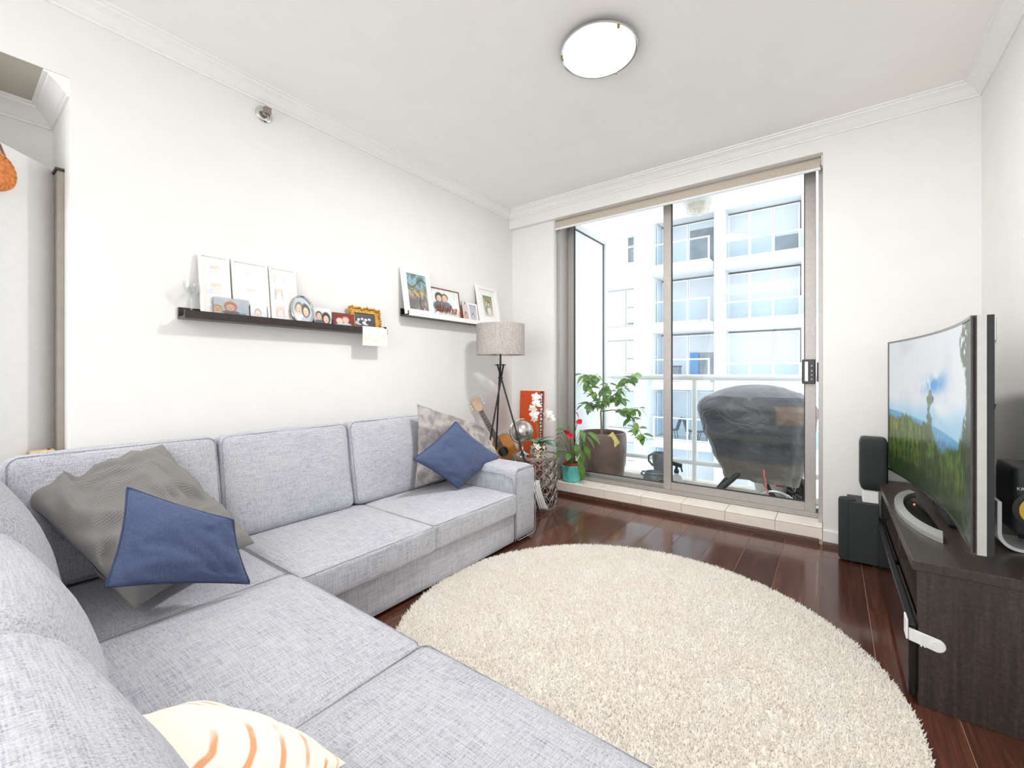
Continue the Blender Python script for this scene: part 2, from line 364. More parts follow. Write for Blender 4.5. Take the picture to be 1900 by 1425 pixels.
class MB:
    def __init__(s): s.v = []; s.f = []; s.uv = None
    def add(s, vs, fs):
        k = len(s.v); s.v += [tuple(p) for p in vs]; s.f += [tuple(i+k for i in f) for f in fs]; return s
    def box(s, x0, y0, z0, x1, y1, z1):
        if x0 > x1: x0, x1 = x1, x0
        if y0 > y1: y0, y1 = y1, y0
        if z0 > z1: z0, z1 = z1, z0
        return s.add([(x0,y0,z0),(x1,y0,z0),(x1,y1,z0),(x0,y1,z0),(x0,y0,z1),(x1,y0,z1),(x1,y1,z1),(x0,y1,z1)],
                     [(0,3,2,1),(4,5,6,7),(0,1,5,4),(1,2,6,5),(2,3,7,6),(3,0,4,7)])
    def obox(s, c, ax, ay, az):
        c, ax, ay, az = map(Vector, (c, ax, ay, az)); vs = []
        for k in (-1, 1):
            for a, b in ((-1,-1),(1,-1),(1,1),(-1,1)): vs.append(c+ax*a+ay*b+az*k)
        fs = [(0,3,2,1),(4,5,6,7),(0,1,5,4),(1,2,6,5),(2,3,7,6),(3,0,4,7)]
        if ax.cross(ay).dot(az) < 0: fs = [f[::-1] for f in fs]
        return s.add(vs, fs)
    def tube(s, pts, r, n=8, cap=True, closed=False):
        pts = [Vector(p) for p in pts]; m = len(pts)
        rs = r if isinstance(r, (list, tuple)) else [r]*m
        vs = []; up = None
        for i, p in enumerate(pts):
            a = pts[(i-1) % m] if (closed or i > 0) else p
            b = pts[(i+1) % m] if (closed or i < m-1) else p
            t = (b-a).normalized()
            if up is None:
                up = t.orthogonal().normalized()
            else:
                up = (up - t*up.dot(t))
                up = up.normalized() if up.length > 1e-6 else t.orthogonal().normalized()
            q = t.cross(up)
            for k in range(n):
                an = 2*PI*k/n; vs.append(p+(up*math.cos(an)+q*math.sin(an))*rs[i])
        fs = []
        for i in range(m if closed else m-1):
            j = (i+1) % m
            for k in range(n):
                l = (k+1) % n; fs.append((i*n+k, i*n+l, j*n+l, j*n+k))
        if cap and not closed:
            fs.append(tuple(range(n))[::-1]); fs.append(tuple((m-1)*n+k for k in range(n)))
        return s.add(vs, fs)
    def lathe(s, prof, c=(0, 0), n=24, sx=1.0, sy=1.0, closed=False):
        vs = []; fs = []; m = len(prof)
        for r, z in prof:
            for k in range(n):
                a = 2*PI*k/n; vs.append((c[0]+r*sx*math.cos(a), c[1]+r*sy*math.sin(a), z))
        for i in range(m if closed else m-1):
            j = (i+1) % m
            for k in range(n):
                l = (k+1) % n; fs.append((i*n+k, i*n+l, j*n+l, j*n+k))
        if not closed:
            if prof[0][0] > 1e-5: fs.append(tuple(range(n))[::-1])
            if prof[-1][0] > 1e-5: fs.append(tuple((m-1)*n+k for k in range(n)))
        return s.add(vs, fs)
    def prism(s, poly, fn, d0, d1):
        n = len(poly)
        vs = [fn(p[0], p[1], d0) for p in poly]+[fn(p[0], p[1], d1) for p in poly]
        fs = [tuple(range(n))[::-1], tuple(range(n, 2*n))]+[(i, (i+1) % n, n+(i+1) % n, n+i) for i in range(n)]
        return s.add(vs, fs)
    def xf(s, mat):
        s.v = [tuple(mat @ Vector(p)) for p in s.v]; return s
    def build(s, name, mat, parent=None, smooth=False, bevel=0.0, seg=2, angle=40, label=None, cat=None, group=None, kind=None, org=None, fix=True):
        me = bpy.data.meshes.new(name)
        if parent is not None: o0 = wloc(parent)
        elif org is not None: o0 = Vector(org)
        elif kind == 'structure': o0 = Vector((0, 0, 0))
        else:
            a = np.array(s.v); o0 = Vector(((a[:,0].min()+a[:,0].max())/2, (a[:,1].min()+a[:,1].max())/2, a[:,2].min()))
        me.from_pydata([(p[0]-o0.x, p[1]-o0.y, p[2]-o0.z) for p in s.v], [], s.f)
        if fix or bevel:
            bm = bmesh.new(); bm.from_mesh(me)
            if fix: bmesh.ops.remove_doubles(bm, verts=bm.verts, dist=1e-5); bmesh.ops.recalc_face_normals(bm, faces=bm.faces)
            if bevel:
                ed = [e for e in bm.edges if len(e.link_faces) == 2 and e.calc_face_angle(0) > 0.6]
                bmesh.ops.bevel(bm, geom=ed, offset=bevel, segments=seg, profile=0.5, affect='EDGES', clamp_overlap=True)
            bm.to_mesh(me); bm.free()
        if smooth:
            me.polygons.foreach_set('use_smooth', [True]*len(me.polygons)); me.set_sharp_from_angle(angle=math.radians(angle))
        me.materials.append(mat if not isinstance(mat, str) else M[mat])
        o = bpy.data.objects.new(name, me); COL.objects.link(o)
        if parent is not None: o.parent = parent
        else: o.location = o0
        return tag(o, label, cat, group, kind)

def rbox(h, r, n=8, bulge=(0, 0, 0), noise_amp=0.0, seed=0):
    """rounded, bulged box centred at the origin: h half sizes, r corner radius, bulge outward per axis"""
    ts = []
    for i in range(n+1):
        t = -1+2*i/n; ts.append(math.copysign(abs(t)**0.75, t))
    out = MB(); hv = Vector(h)
    for ax in range(3):
        for sg in (-1, 1):
            vs = []; fs = []
            a1, a2 = (ax+1) % 3, (ax+2) % 3
            for i in range(n+1):
                for j in range(n+1):
                    p = Vector((0, 0, 0)); p[ax] = sg*h[ax]; p[a1] = ts[i]*h[a1]; p[a2] = ts[j]*h[a2]
                    q = Vector([max(-(h[k]-r), min(h[k]-r, p[k])) for k in range(3)])
                    d = p-q; d = d.normalized() if d.length > 1e-9 else Vector([sg if k == ax else 0 for k in range(3)])
                    pos = q+d*r
                    for k in range(3):
                        if bulge[k]:
                            u = [pos[m]/h[m] for m in range(3) if m != k]
                            pos[k] += math.copysign(1, pos[k])*bulge[k]*max(0, 1-u[0]**2)*max(0, 1-u[1]**2)*min(1, abs(pos[k])/(h[k]*0.6))
                    if noise_amp:
                        pos += Vector(mnoise.noise_vector(pos*5+Vector((seed, seed*2, 0))))*noise_amp
                    vs.append(pos)
            for i in range(n):
                for j in range(n):
                    a = i*(n+1)+j; f = (a, a+n+1, a+n+2, a+1)
                    fs.append(f if sg > 0 else f[::-1])
            out.add(vs, fs)
    return out

def rrect_path(h1, h2, r, n=5):
    pts = []
    for cx, cy, a0 in ((h1-r, h2-r, 0), (-h1+r, h2-r, 90), (-h1+r, -h2+r, 180), (h1-r, -h2+r, 270)):
        for i in range(n+1):
            a = math.radians(a0+90*i/n); pts.append((cx+r*math.cos(a), cy+r*math.sin(a)))
    # long straight runs get extra points so that they can follow a bulge
    out = []
    for i, p in enumerate(pts):
        q = pts[(i+1) % len(pts)]; out.append(p)
        L = math.hypot(q[0]-p[0], q[1]-p[1])
        if L > 0.15:
            k = int(L/0.08)
            for j in range(1, k): out.append((p[0]+(q[0]-p[0])*j/k, p[1]+(q[1]-p[1])*j/k))
    return out

def pillow(c00, c10, c11, c01, th, n=26, pinch=0.05, wr=0.006, seed=1, power=0.5, asym=0.0, crease=0.0):
    """cushion between four corners; returns (MB, uv list per vertex, rim path)"""
    C = [Vector(c) for c in (c00, c10, c11, c01)]
    nrm = (C[2]-C[0]).cross(C[3]-C[1]).normalized()
    ctr = sum(C, Vector())/4
    vs = []; uv = []; fs = []; rim = []
    def base(u, v):
        a, b = (u+1)/2, (v+1)/2
        p = C[0]*(1-a)*(1-b)+C[1]*a*(1-b)+C[2]*a*b+C[3]*(1-a)*b
        k = 1-pinch*(v*v*(1-u*u)+u*u*(1-v*v))
        return ctr+(p-ctr)*k
    N1 = n+1
    for side in (1, -1):
        for i in range(N1):
            for j in range(N1):
                u = math.sin((-1+2*i/n)*PI/2); v = math.sin((-1+2*j/n)*PI/2)
                p = base(u, v); hgt = (max(0, 1-u*u)*max(0, 1-v*v))**power
                nv = p*7+Vector((seed*3.1, seed*1.7, side*5))
                wob = mnoise.fractal(nv, 1.0, 2.0, 3)*wr
                if crease:
                    q_ = Vector((u*1.1+0.5*v+seed, v*0.8-0.35*u, seed*0.7)); q_ = q_+Vector(mnoise.noise_vector(q_*1.3))*0.45
                    wob += (0.32-abs(mnoise.noise(q_*2.3)))*crease*min(1, 0.25+hgt*1.2)
                d = side*(th*hgt*(1+asym*side))+wob*(0.3+0.7*min(1, hgt*3))
                edge = max(abs(u), abs(v))
                vs.append(p+nrm*d); uv.append((i/n, j/n))
        k = 0 if side == 1 else N1*N1
        for i in range(n):
            for j in range(n):
                a = k+i*N1+j; f = (a, a+N1, a+N1+1, a+1)
                fs.append(f if side == 1 else f[::-1])
    m = 40
    for e in range(4):
        for i in range(m):
            t = -1+2*i/m
            u, v = ((t, -1), (1, t), (-t, 1), (-1, -t))[e]
            p = base(u, v); nv = p*7+Vector((seed*3.1, seed*1.7, 5)); rim.append(p+nrm*mnoise.fractal(nv, 1.0, 2.0, 3)*wr*0.3)
    b = MB(); b.v = [tuple(p) for p in vs]; b.f = fs; b.uv = uv
    return b, rim

def pillow_obj(name, label, corners, th, mat, seam=None, seam_r=0.005, group=None, cat='cushion', **kw):
    b, rim = pillow(*corners, th, **kw)
    me = bpy.data.meshes.new(name)
    a = np.array(b.v); o0 = Vector(((a[:,0].min()+a[:,0].max())/2, (a[:,1].min()+a[:,1].max())/2, a[:,2].min()))
    me.from_pydata([tuple(Vector(p)-o0) for p in b.v], [], b.f)
    ul = me.uv_layers.new(name='UVMap')
    idx = np.zeros(len(me.loops), dtype=np.int32); me.loops.foreach_get('vertex_index', idx)
    ul.data.foreach_set('uv', np.array(b.uv, dtype=np.float32)[idx].ravel())
    bm = bmesh.new(); bm.from_mesh(me); bmesh.ops.remove_doubles(bm, verts=bm.verts, dist=1e-4); bm.to_mesh(me); bm.free()
    me.polygons.foreach_set('use_smooth', [True]*len(me.polygons)); me.materials.append(M[mat])
    o = bpy.data.objects.new(name, me); COL.objects.link(o); o.location = o0
    tag(o, label, cat, group)
    if seam:
        MB().tube(rim, seam_r, 6, closed=True).build('piping', seam, o, smooth=True, fix=False)
    return o

def paint_grid(name, arr, P, mat, parent, **kw):
    """arr: rows (top to bottom) x cols (left to right) x 3 in sRGB 0..1; P(u,v) with v up -> world point"""
    h, w_, _ = arr.shape
    o0 = wloc(parent); vs = []; 
    for j in range(h):
        for i in range(w_):
            p = P(i/(w_-1), 1-j/(h-1)); vs.append((p[0]-o0.x, p[1]-o0.y, p[2]-o0.z))
    fs = []
    for j in range(h-1):
        for i in range(w_-1):
            a = j*w_+i; fs.append((a, a+w_, a+w_+1, a+1))
    me = bpy.data.meshes.new(name); me.from_pydata(vs, [], fs)
    at = me.color_attributes.new('Col', 'FLOAT_COLOR', 'POINT')
    lin = np.where(arr <= 0.04045, arr/12.92, ((np.clip(arr, 0, 1)+0.055)/1.055)**2.4)
    c = np.ones((h*w_, 4), dtype=np.float32); c[:, :3] = lin.reshape(-1, 3); at.data.foreach_set('color', c.ravel())
    me.materials.append(M[mat]); o = bpy.data.objects.new(name, me); COL.objects.link(o); o.parent = parent
    return o

def vnoise(h, w_, cells, octaves=4, seed=0):
    rs = np.random.RandomState(seed); out = np.zeros((h, w_)); amp = 1.0; tot = 0
    for o_ in range(octaves):
        cy, cx = int(cells[0]*2**o_)+2, int(cells[1]*2**o_)+2
        g = rs.rand(cy, cx)
        y = np.linspace(0, cy-1.001, h); x = np.linspace(0, cx-1.001, w_)
        yi = y.astype(int); xi = x.astype(int); fy = (y-yi)[:, None]; fx = (x-xi)[None, :]
        fy = fy*fy*(3-2*fy); fx = fx*fx*(3-2*fx)
        a = g[yi][:, xi]; b = g[yi][:, xi+1]; c = g[yi+1][:, xi]; d = g[yi+1][:, xi+1]
        out += amp*((a*(1-fx)+b*fx)*(1-fy)+(c*(1-fx)+d*fx)*fy); tot += amp; amp *= 0.55
    return out/tot

def text_geo(body, size, extrude=0.0, shear=0.0, align='CENTER'):
    cu = bpy.data.curves.new('text', 'FONT'); cu.body = body; cu.size = size; cu.extrude = extrude; cu.shear = shear
    cu.align_x = align; cu.align_y = 'CENTER'; cu.resolution_u = 4
    o = bpy.data.objects.new('text', cu); COL.objects.link(o)
    bpy.context.view_layer.update()
    dg = bpy.context.evaluated_depsgraph_get()
    me = bpy.data.meshes.new_from_object(o.evaluated_get(dg))
    vs = [tuple(v.co) for v in me.vertices]; fs = [tuple(p.vertices) for p in me.polygons]
    bpy.data.objects.remove(o); bpy.data.curves.remove(cu); bpy.data.meshes.remove(me)
    return vs, fs

# ================================================================== ROOM SHELL
XL, XR, YF, YB, HC = -2.67, 0.68, 3.55, -3.2, 2.80
YR = 3.60                     # recessed strip of the window wall, left of the door
OPY0, OPY1, OPZ = -0.16, 0.36, 2.435   # opening in the left wall, unseen side narrowed to darken the alcove
ALX = -3.113                  # back of the alcove
S = 'structure'
# floor: slab with floorboards as parts
fl = MB().box(ALX-0.1, YB, -0.06, XR+0.1, YF+0.05, -0.003).build('floor', 'subfloor', kind=S)
rows = []
x = -0.06-0.2*14
while x < XR:
    rows.append(x); x += 0.2
pl_cache = {}
for i, x0 in enumerate(rows):
    a, b = max(x0, XL), min(x0+0.2, XR)
    if b-a < 0.02: continue
    y = YB+random.uniform(-1.2, 0); first = True
    while y < YF:
        ln = random.choice((1.5, 1.8, 2.1)); y0, y1 = max(y, YB), min(y+ln, YF)
        if y1-y0 > 0.03:
            MB().box(a+0.0012, y0+0.0012, -0.003, b-0.0012, y1-0.0012, 0.0).build('floorboard', 'plank', fl, bevel=0.0009, seg=1)
        y += ln
MB().box(XL-0.1, YB-0.1, HC, XR+0.1, YF+0.3, HC+0.12).build('ceiling', 'ceil', kind=S)
wl = MB()
wl.box(XL-0.12, OPY1, 0, XL, YF+0.30, HC); wl.box(XL-0.12, OPY0, OPZ+0.0014, XL, OPY1, HC); wl.box(XL-0.12, YB, 0, XL, OPY0, HC)
wl.build('wall_left', 'wall', kind=S, fix=False)
MB().box(XR, YB, 0, XR+0.12, YF+0.30, HC).build('wall_right', 'wall', kind=S)
# window wall: bulkhead over the door, right pier, slightly recessed left strip
wf = MB()
wf.box(XL, YF, 2.627, XR, 3.66, HC); wf.box(XL, 3.66, 2.745, XR, YF+0.30, HC)
wf.box(-0.05, YF, 0, XR, 3.66, 2.627); wf.box(-0.05, 3.66, 0, XR, YF+0.30, 2.745)
wf.box(XL, YR, 0, -2.170, 3.66, 2.627); wf.box(XL, 3.66, 0, -2.170, YF+0.30, 2.745)
wf.build('wall_front', 'wall', kind=S, fix=False)
wb = MB()
wb.box(XL-0.12, YB-0.12, 0, -2.45, YB, HC); wb.box(0.45, YB-0.12, 0, XR+0.12, YB, HC)
wb.box(-2.45, YB-0.12, 0, 0.45, YB, 0.28); wb.box(-2.45, YB-0.12, 2.62, 0.45, YB, HC)
wb.build('wall_back', 'wall', kind=S, fix=False)
rw = thing('added_window_1', None, None, (-1.0, YB-0.06, 0.28), kind=S)  # unseen window, added to go with the rear fill lamp
b = MB()
b.box(-2.45, YB-0.09, 0.28, -2.40, YB-0.03, 2.62); b.box(0.40, YB-0.09, 0.28, 0.45, YB-0.03, 2.62)
b.box(-2.40, YB-0.09, 0.28, 0.40, YB-0.03, 0.33); b.box(-2.40, YB-0.09, 2.57, 0.40, YB-0.03, 2.62); b.box(-1.03, YB-0.09, 0.33, -0.97, YB-0.03, 2.57)
b.build('added_window_frame', 'alu', rw, fix=False)
# alcove behind the opening
MB().box(ALX-0.1, OPY0-0.1, 0, ALX, OPY1+0.1, OPZ+0.1).build('wall_alcove', 'wall', kind=S)
wa = MB(); wa.box(ALX, OPY1, 0, XL-0.12, OPY1+0.10, OPZ+0.1)
wa.build('wall_alcove_right', 'wall', kind=S)
MB().box(ALX, OPY0-0.10, 0, XL-0.1205, OPY0, OPZ+0.1).build('wall_alcove_left', 'wall', kind=S)
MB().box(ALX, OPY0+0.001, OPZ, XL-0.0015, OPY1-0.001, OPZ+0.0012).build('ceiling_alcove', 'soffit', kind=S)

# ---- cornices: profile (out from the wall, down from the ceiling)
PROF = [(0.0, 0.0), (0.0, -0.078), (0.010, -0.078), (0.012, -0.068), (0.020, -0.064), (0.030, -0.052), (0.044, -0.034), (0.058, -0.024),
        (0.070, -0.018), (0.072, -0.010), (0.086, -0.009), (0.088, 0.0)]
def cornice(name, p0, p1, inward, z, m0, m1, prof=PROF):
    """run from p0 to p1 along a wall; inward = unit vector into the room; m0/m1: mitre (1 = shorten by the projection, 0 = square)"""
    p0, p1, iv = Vector(p0), Vector(p1), Vector(inward); d = (p1-p0).normalized(); vs = []
    for base, m, sg in ((p0, m0, 1), (p1, m1, -1)):
        for o_, dz in prof: vs.append((base.x+iv.x*o_+d.x*o_*m*sg, base.y+iv.y*o_+d.y*o_*m*sg, z+dz))
    n = len(prof)
    fs = [tuple(range(n)), tuple(range(n, 2*n))[::-1]]+[(i, (i+1) % n, n+(i+1) % n, n+i) for i in range(n)]
    return MB().add(vs, fs).build(name, 'trimw', kind=S)
cornice('trim_1', (XL, YB), (XL, YF), (1, 0), HC-0.0005, 0, 1)
cornice('trim_2', (XL, YF), (XR, YF), (0, -1), HC-0.0005, 1, 1)
cornice('trim_3', (XR, YF), (XR, YB), (-1, 0), HC-0.0005, 1, 0)
P2 = [(a*0.9, b*1.05) for a, b in PROF]
cornice('trim_4', (XL-0.0005, OPY1), (ALX, OPY1), (0, -1), OPZ-0.0005, 0, 1, P2)
cornice('trim_5', (ALX, OPY1), (ALX, OPY0), (1, 0), OPZ-0.0005, 1, 0, P2)

# ---- skirtings
MB().box(-0.05, YF-0.014, 0.028, XR-0.001, YF, 0.105).build('baseboard_front', 'trimw', kind=S, bevel=0.004)
MB().box(XR-0.014, YB, 0.028, XR, YF-0.015, 0.105).build('baseboard_right', 'trimw', kind=S, bevel=0.004)
MB().box(XL, 0.362, 0.0, XL+0.014, YR-0.002, 0.105).build('baseboard_left', 'trimw', kind=S, bevel=0.004)
def quad(name, x0, x1, y, out, hgt, step=0.006):
    m = MB()
    prof = [(0, 0), (-out, 0), (-out, hgt*0.42), (-out*0.62, hgt*0.52), (-out*0.6, hgt*0.72), (-out*0.35, hgt*0.95), (0, hgt)]
    m.prism(prof, lambda a, b_, d: (d, y+a, b_), x0, x1)
    return m.build(name, 'darktrim', kind=S)
quad('trim_6', -0.052, XR-0.016, YF-0.0145, 0.022, 0.030)
quad('trim_7', XL+0.02, -0.075, YF-0.001, 0.022, 0.040)
MB().box(XR-0.034, YB, 0.0, XR-0.0145, YF-0.04, 0.030).build('trim_8', 'darktrim', kind=S, bevel=0.006)

# ---- tiled step under the door: core with tiles as parts
st = MB().box(XL+0.005, YF+0.004, 0.0, -0.052, 3.865, 0.108).build('trim_9', 'grout', kind=S)
edges = [XL+0.006, -2.60, -2.274, -1.949, -1.620, -1.291, -0.963, -0.647, -0.324, -0.0525]
for a, b2 in zip(edges[:-1], edges[1:]):
    y1t = 3.598 if b2 < -2.2 else 3.752
    MB().box(a+0.0012, YF-0.002, 0.034, b2-0.0012, YF+0.0045, 0.1065).build('tile', 'tile', st, bevel=0.0012, seg=1)
    if a < -2.2 < b2:
        pass
    MB().box(a+0.0012, YF-0.003, 0.1075, b2-0.0012, y1t if b2 < -2.2 or a > -2.2 else 3.598, 0.1175).build('tile', 'tile', st, bevel=0.0035, seg=3)

# ================================================================== SLIDING DOOR
dr = thing('door_1', None, None, (-1.1, 3.78, 0.118), kind=S)
DXL, DXR, DT = -2.168, -0.0505, 2.744
b = MB(); b.box(DXL, 3.66, 0.1185, DXL+0.035, 3.86, DT); b.build('door_jamb', 'alu', dr, bevel=0.002, seg=1)
b = MB(); b.box(DXR-0.026, 3.66, 0.1185, DXR, 3.86, DT); b.build('door_jamb', 'alu', dr, bevel=0.002, seg=1)
b = MB(); b.box(DXL+0.036, 3.70, DT-0.055, DXR-0.027, 3.86, DT); b.build('door_head', 'alu', dr, bevel=0.002, seg=1)
b = MB()
b.box(DXL+0.036, 3.755, 0.1185, DXR-0.027, 3.862, 0.132); b.box(DXL+0.036, 3.762, 0.132, DXR-0.027, 3.768, 0.150)
b.box(DXL+0.036, 3.803, 0.132, DXR-0.027, 3.809, 0.154); b.box(DXL+0.036, 3.850, 0.132, DXR-0.027, 3.860, 0.160)
b.build('door_track', 'alu', dr, fix=False)
def panel(name, x0, x1, y, zb, zt, sl, sr, rail_b=0.075, rail_t=0.035, th=0.034, label=None):
    m = MB()
    m.box(x0, y, zb, x0+sl, y+th, zt); m.box(x1-sr, y, zb, x1, y+th, zt)
    m.box(x0+sl, y+0.002, zb, x1-sr, y+th-0.002, zb+rail_b); m.box(x0+sl, y+0.002, zt-rail_t, x1-sr, y+th-0.002, zt)
    p = m.build(name, 'alu', dr, bevel=0.0015, seg=1, fix=False, label=label)
    g = MB().box(x0+sl-0.006, y+th/2-0.003, zb+rail_b-0.006, x1-sr+0.006, y+th/2+0.003, zt-rail_t+0.006).build('glass', 'glass', p)
    sl_ = MB(); e = 0.006
    X0, X1, Z0, Z1 = x0+sl, x1-sr, zb+rail_b, zt-rail_t
    for yy in (y+th/2-0.012, y+th/2+0.005):
        sl_.box(X0, yy, Z0, X0+e, yy+0.007, Z1); sl_.box(X1-e, yy, Z0, X1, yy+0.007, Z1); sl_.box(X0+e, yy, Z0, X1-e, yy+0.007, Z0+e); sl_.box(X0+e, yy, Z1-e, X1-e, yy+0.007, Z1)
    sl_.build('gasket', 'alud', p, fix=False)
    return p
pf = panel('fixed_panel', DXL+0.0355, -1.115, 3.812, 0.133, 2.688, 0.065, 0.064, 0.052)
ps = panel('sliding_panel', -1.170, -0.094, 3.770, 0.136, 2.688, 0.064, 0.064, 0.078)
# lock and pull on the sliding stile
h = MB(); h.box(-0.176, 3.742, 1.072, -0.098, 3.7695, 1.247)
hd = h.build('handle', 'handleblk', ps, bevel=0.004, label='black lever lock plate with a silver pull')
MB().box(-0.160, 3.733, 1.088, -0.136, 3.7419, 1.232).build('pull', 'silver', hd, bevel=0.004)
for z in (1.105, 1.135, 1.165, 1.20): MB().lathe([(0.0001, 3.7419), (0.005, 3.7419), (0.005, 3.738), (0.0001, 3.737)], (0, 0), 8).xf(Matrix(((1,0,0,-0.117),(0,0,1,0),(0,1,0,z),(0,0,0,1)))).build('screw', 'silver', hd)
MB().box(-0.0765-0.010, 3.700, 1.088, -0.0765, 3.755, 1.225).build('strike_plate', 'handleblk', dr, bevel=0.003, label='black strike plate on the right jamb')

# ---- roller blind rolled up under the bulkhead
rb = thing('roller_blind', 'rolled up taupe roller blind above the sliding balcony door', 'blind', (-1.1, 3.625, 2.56))
MB().tube([(-2.155, 3.628, 2.592), (-0.062, 3.628, 2.592)], 0.030, 18).build('roll', 'blindtaupe', rb, smooth=True)
MB().box(-2.150, 3.596, 2.546, -0.066, 3.606, 2.592).build('blind_skirt', 'blindtaupe', rb)
MB().box(-2.153, 3.592, 2.530, -0.063, 3.610, 2.547).build('bottom_bar', 'whitemetal', rb, bevel=0.003)
for xx in (-2.166, -0.0605): MB().box(xx, 3.60, 2.56, xx+0.009, 3.655, 2.6265).build('bracket', 'whitemetal', rb)

# ---- alcove: taupe strip on the side wall and half-open bifold door leaf
MB().box(-3.018, OPY1-0.022, 0, -2.80, OPY1-0.001, 2.062).build('trim_10', 'jamb', kind=S)
MB().box(-3.02, OPY1-0.03, 2.063, -2.79, OPY1-0.001, 2.073).build('trim_11', 'alud', kind=S)
bd = thing('door_2', None, None, (-2.80, 0.24, 0.01), kind=S)
def leaf(p0, p1, th=0.036, z0=0.012, z1=2.085):
    p0, p1 = Vector(p0), Vector(p1); d = (p1-p0); n = Vector((-d.y, d.x)).normalized()*th/2
    c = (p0+p1)/2
    return MB().obox((c.x, c.y, (z0+z1)/2), (d.x/2, d.y/2, 0), (n.x, n.y, 0), (0, 0, (z1-z0)/2))
leaf((-2.899, 0.330), (-2.69, 0.130)).build('door_leaf', 'whiteplastic', bd, bevel=0.002, seg=1)
leaf((-2.70, 0.095), (-2.93, -0.12)).build('door_leaf', 'whiteplastic', bd, bevel=0.002, seg=1)
for z in (0.3, 1.05, 1.8): MB().tube([(-2.702, 0.103, z), (-2.702, 0.103, z+0.08)], 0.006, 8).build('hinge', 'silver', bd)

# ================================================================== BALCONY
YRAIL = 4.80; FZ = -0.04
MB().box(-3.4, 3.865, FZ-0.15, 1.6, 4.95, FZ).build('floor_balcony', 'concrete', kind=S)
MB().box(-3.4, 3.851, 2.88, 1.6, 5.00, 3.02).build('ceiling_balcony', 'extsoft', kind=S)
MB().box(-3.4, 4.74, FZ, 1.6, 4.90, 0.018).build('trim_12', 'concrete', kind=S, bevel=0.012)
wx = MB(); wx.box(-3.4, 3.851, FZ-0.15, XL-0.12, 3.95, 3.0); wx.box(XR+0.12, 3.851, FZ-0.15, 1.6, 3.95, 3.0); wx.box(XL-0.12, 3.866, 2.70, XR+0.12, 3.95, 2.88)
wx.box(-0.02, 3.851, FZ-0.15, XR+0.12, 3.95, 2.63); wx.box(XL-0.12, 3.851, FZ-0.15, -2.30, 3.95, 2.63)
wx.build('wall_balcony', 'extwhite', kind=S, fix=False)
rl = thing('balcony_railing', 'white tubular balcony railing with glass infill behind the covered barbecue', 'railing', (-0.9, YRAIL, 0.018))
MB().tube([(-2.09, YRAIL, 1.103), (1.55, YRAIL, 1.103)], 0.032, 18).build('top_rail', 'whitemetal', rl, smooth=True)
MB().tube([(-2.09, YRAIL, 0.205), (1.55, YRAIL, 0.205)], 0.026, 14).build('lower_rail', 'whitemetal', rl, smooth=True)
for xx in (-1.167, 0.06, 1.30): MB().tube([(xx, YRAIL, 0.018), (xx, YRAIL, 1.09)], 0.024, 14).build('post', 'whitemetal', rl, smooth=True)
for a, b2 in ((-2.04, -1.20), (-1.135, 0.025), (0.095, 1.265)):
    MB().box(a, YRAIL-0.004, 0.235, b2, YRAIL+0.004, 1.068).build('glass', 'railglass', rl)
# frosted side screen at the left end of the balcony
sc_ = thing('balcony_screen', 'tall frosted white privacy screen at the left end of the balcony', 'screen', (-2.15, 4.35, FZ))
SX = -2.163
m = MB(); m.box(SX-0.03, 4.70, FZ, SX+0.035, 4.768, 2.70); m.box(SX-0.03, 3.955, 2.655, SX+0.03, 4.70, 2.71); m.box(SX-0.03, 3.955, FZ, SX+0.03, 4.70, FZ+0.06)
m.build('screen_frame', 'whitemetal', sc_, bevel=0.003, fix=False)
MB().box(SX-0.008, 3.96, FZ+0.06, SX+0.004, 4.70, 2.655).build('screen_panel', 'frost', sc_)
m = MB(); m.box(SX+0.004, 3.96, 2.644, SX+0.012, 4.70, 2.655); m.box(SX+0.004, 4.688, FZ+0.06, SX+0.012, 4.70, 2.644)
m.build('gasket', 'alud', sc_, fix=False)
# bulkhead light on the balcony ceiling
bl = thing('bulkhead_light', 'round white caged bulkhead light on the balcony ceiling', 'light', (-1.09, 4.64, 2.80))
MB().lathe([(0.0001, 2.88), (0.135, 2.88), (0.135, 2.862), (0.115, 2.855), (0.0001, 2.855)], (-1.09, 4.64), 28).build('base', 'whiteplastic', bl, smooth=True)
MB().lathe([(0.105, 2.856), (0.104, 2.835), (0.088, 2.80), (0.055, 2.778), (0.0001, 2.772)], (-1.09, 4.64), 28).build('diffuser', simple('aged_diffuser', (238, 230, 214), 0.4), bl, smooth=True)
for k in range(4):
    a = k*PI/4; pts = []
    for i in range(13):
        t = -1+2*i/12; pts.append((-1.09+0.118*t*math.cos(a), 4.64+0.118*t*math.sin(a), 2.858-0.098*math.sqrt(max(0, 1-t**4))))
    MB().tube(pts, 0.004, 6).build('cage_wire', 'whiteplastic', bl, smooth=True)
pts = [(-1.09+0.112*math.cos(a), 4.64+0.112*math.sin(a), 2.80) for a in [2*PI*i/28 for i in range(28)]]
MB().tube(pts, 0.004, 6, closed=True).build('cage_ring', 'whiteplastic', bl, smooth=True)

# ---- covered barbecue
bq = thing('covered_barbecue', 'barbecue under a weathered dark grey vinyl cover by the railing', 'barbecue', (-0.55, 4.33, FZ))
prof = [(1.047, 0.03), (1.042, 0.12), (1.020, 0.22), (0.985, 0.31), (0.935, 0.395), (0.885, 0.435), (0.835, 0.462), (0.790, 0.462), (0.74, 0.448), (0.66, 0.438),
        (0.60, 0.425), (0.56, 0.395), (0.50, 0.375), (0.43, 0.335), (0.36, 0.30), (0.30, 0.272), (0.26, 0.255), (0.215, 0.25)]
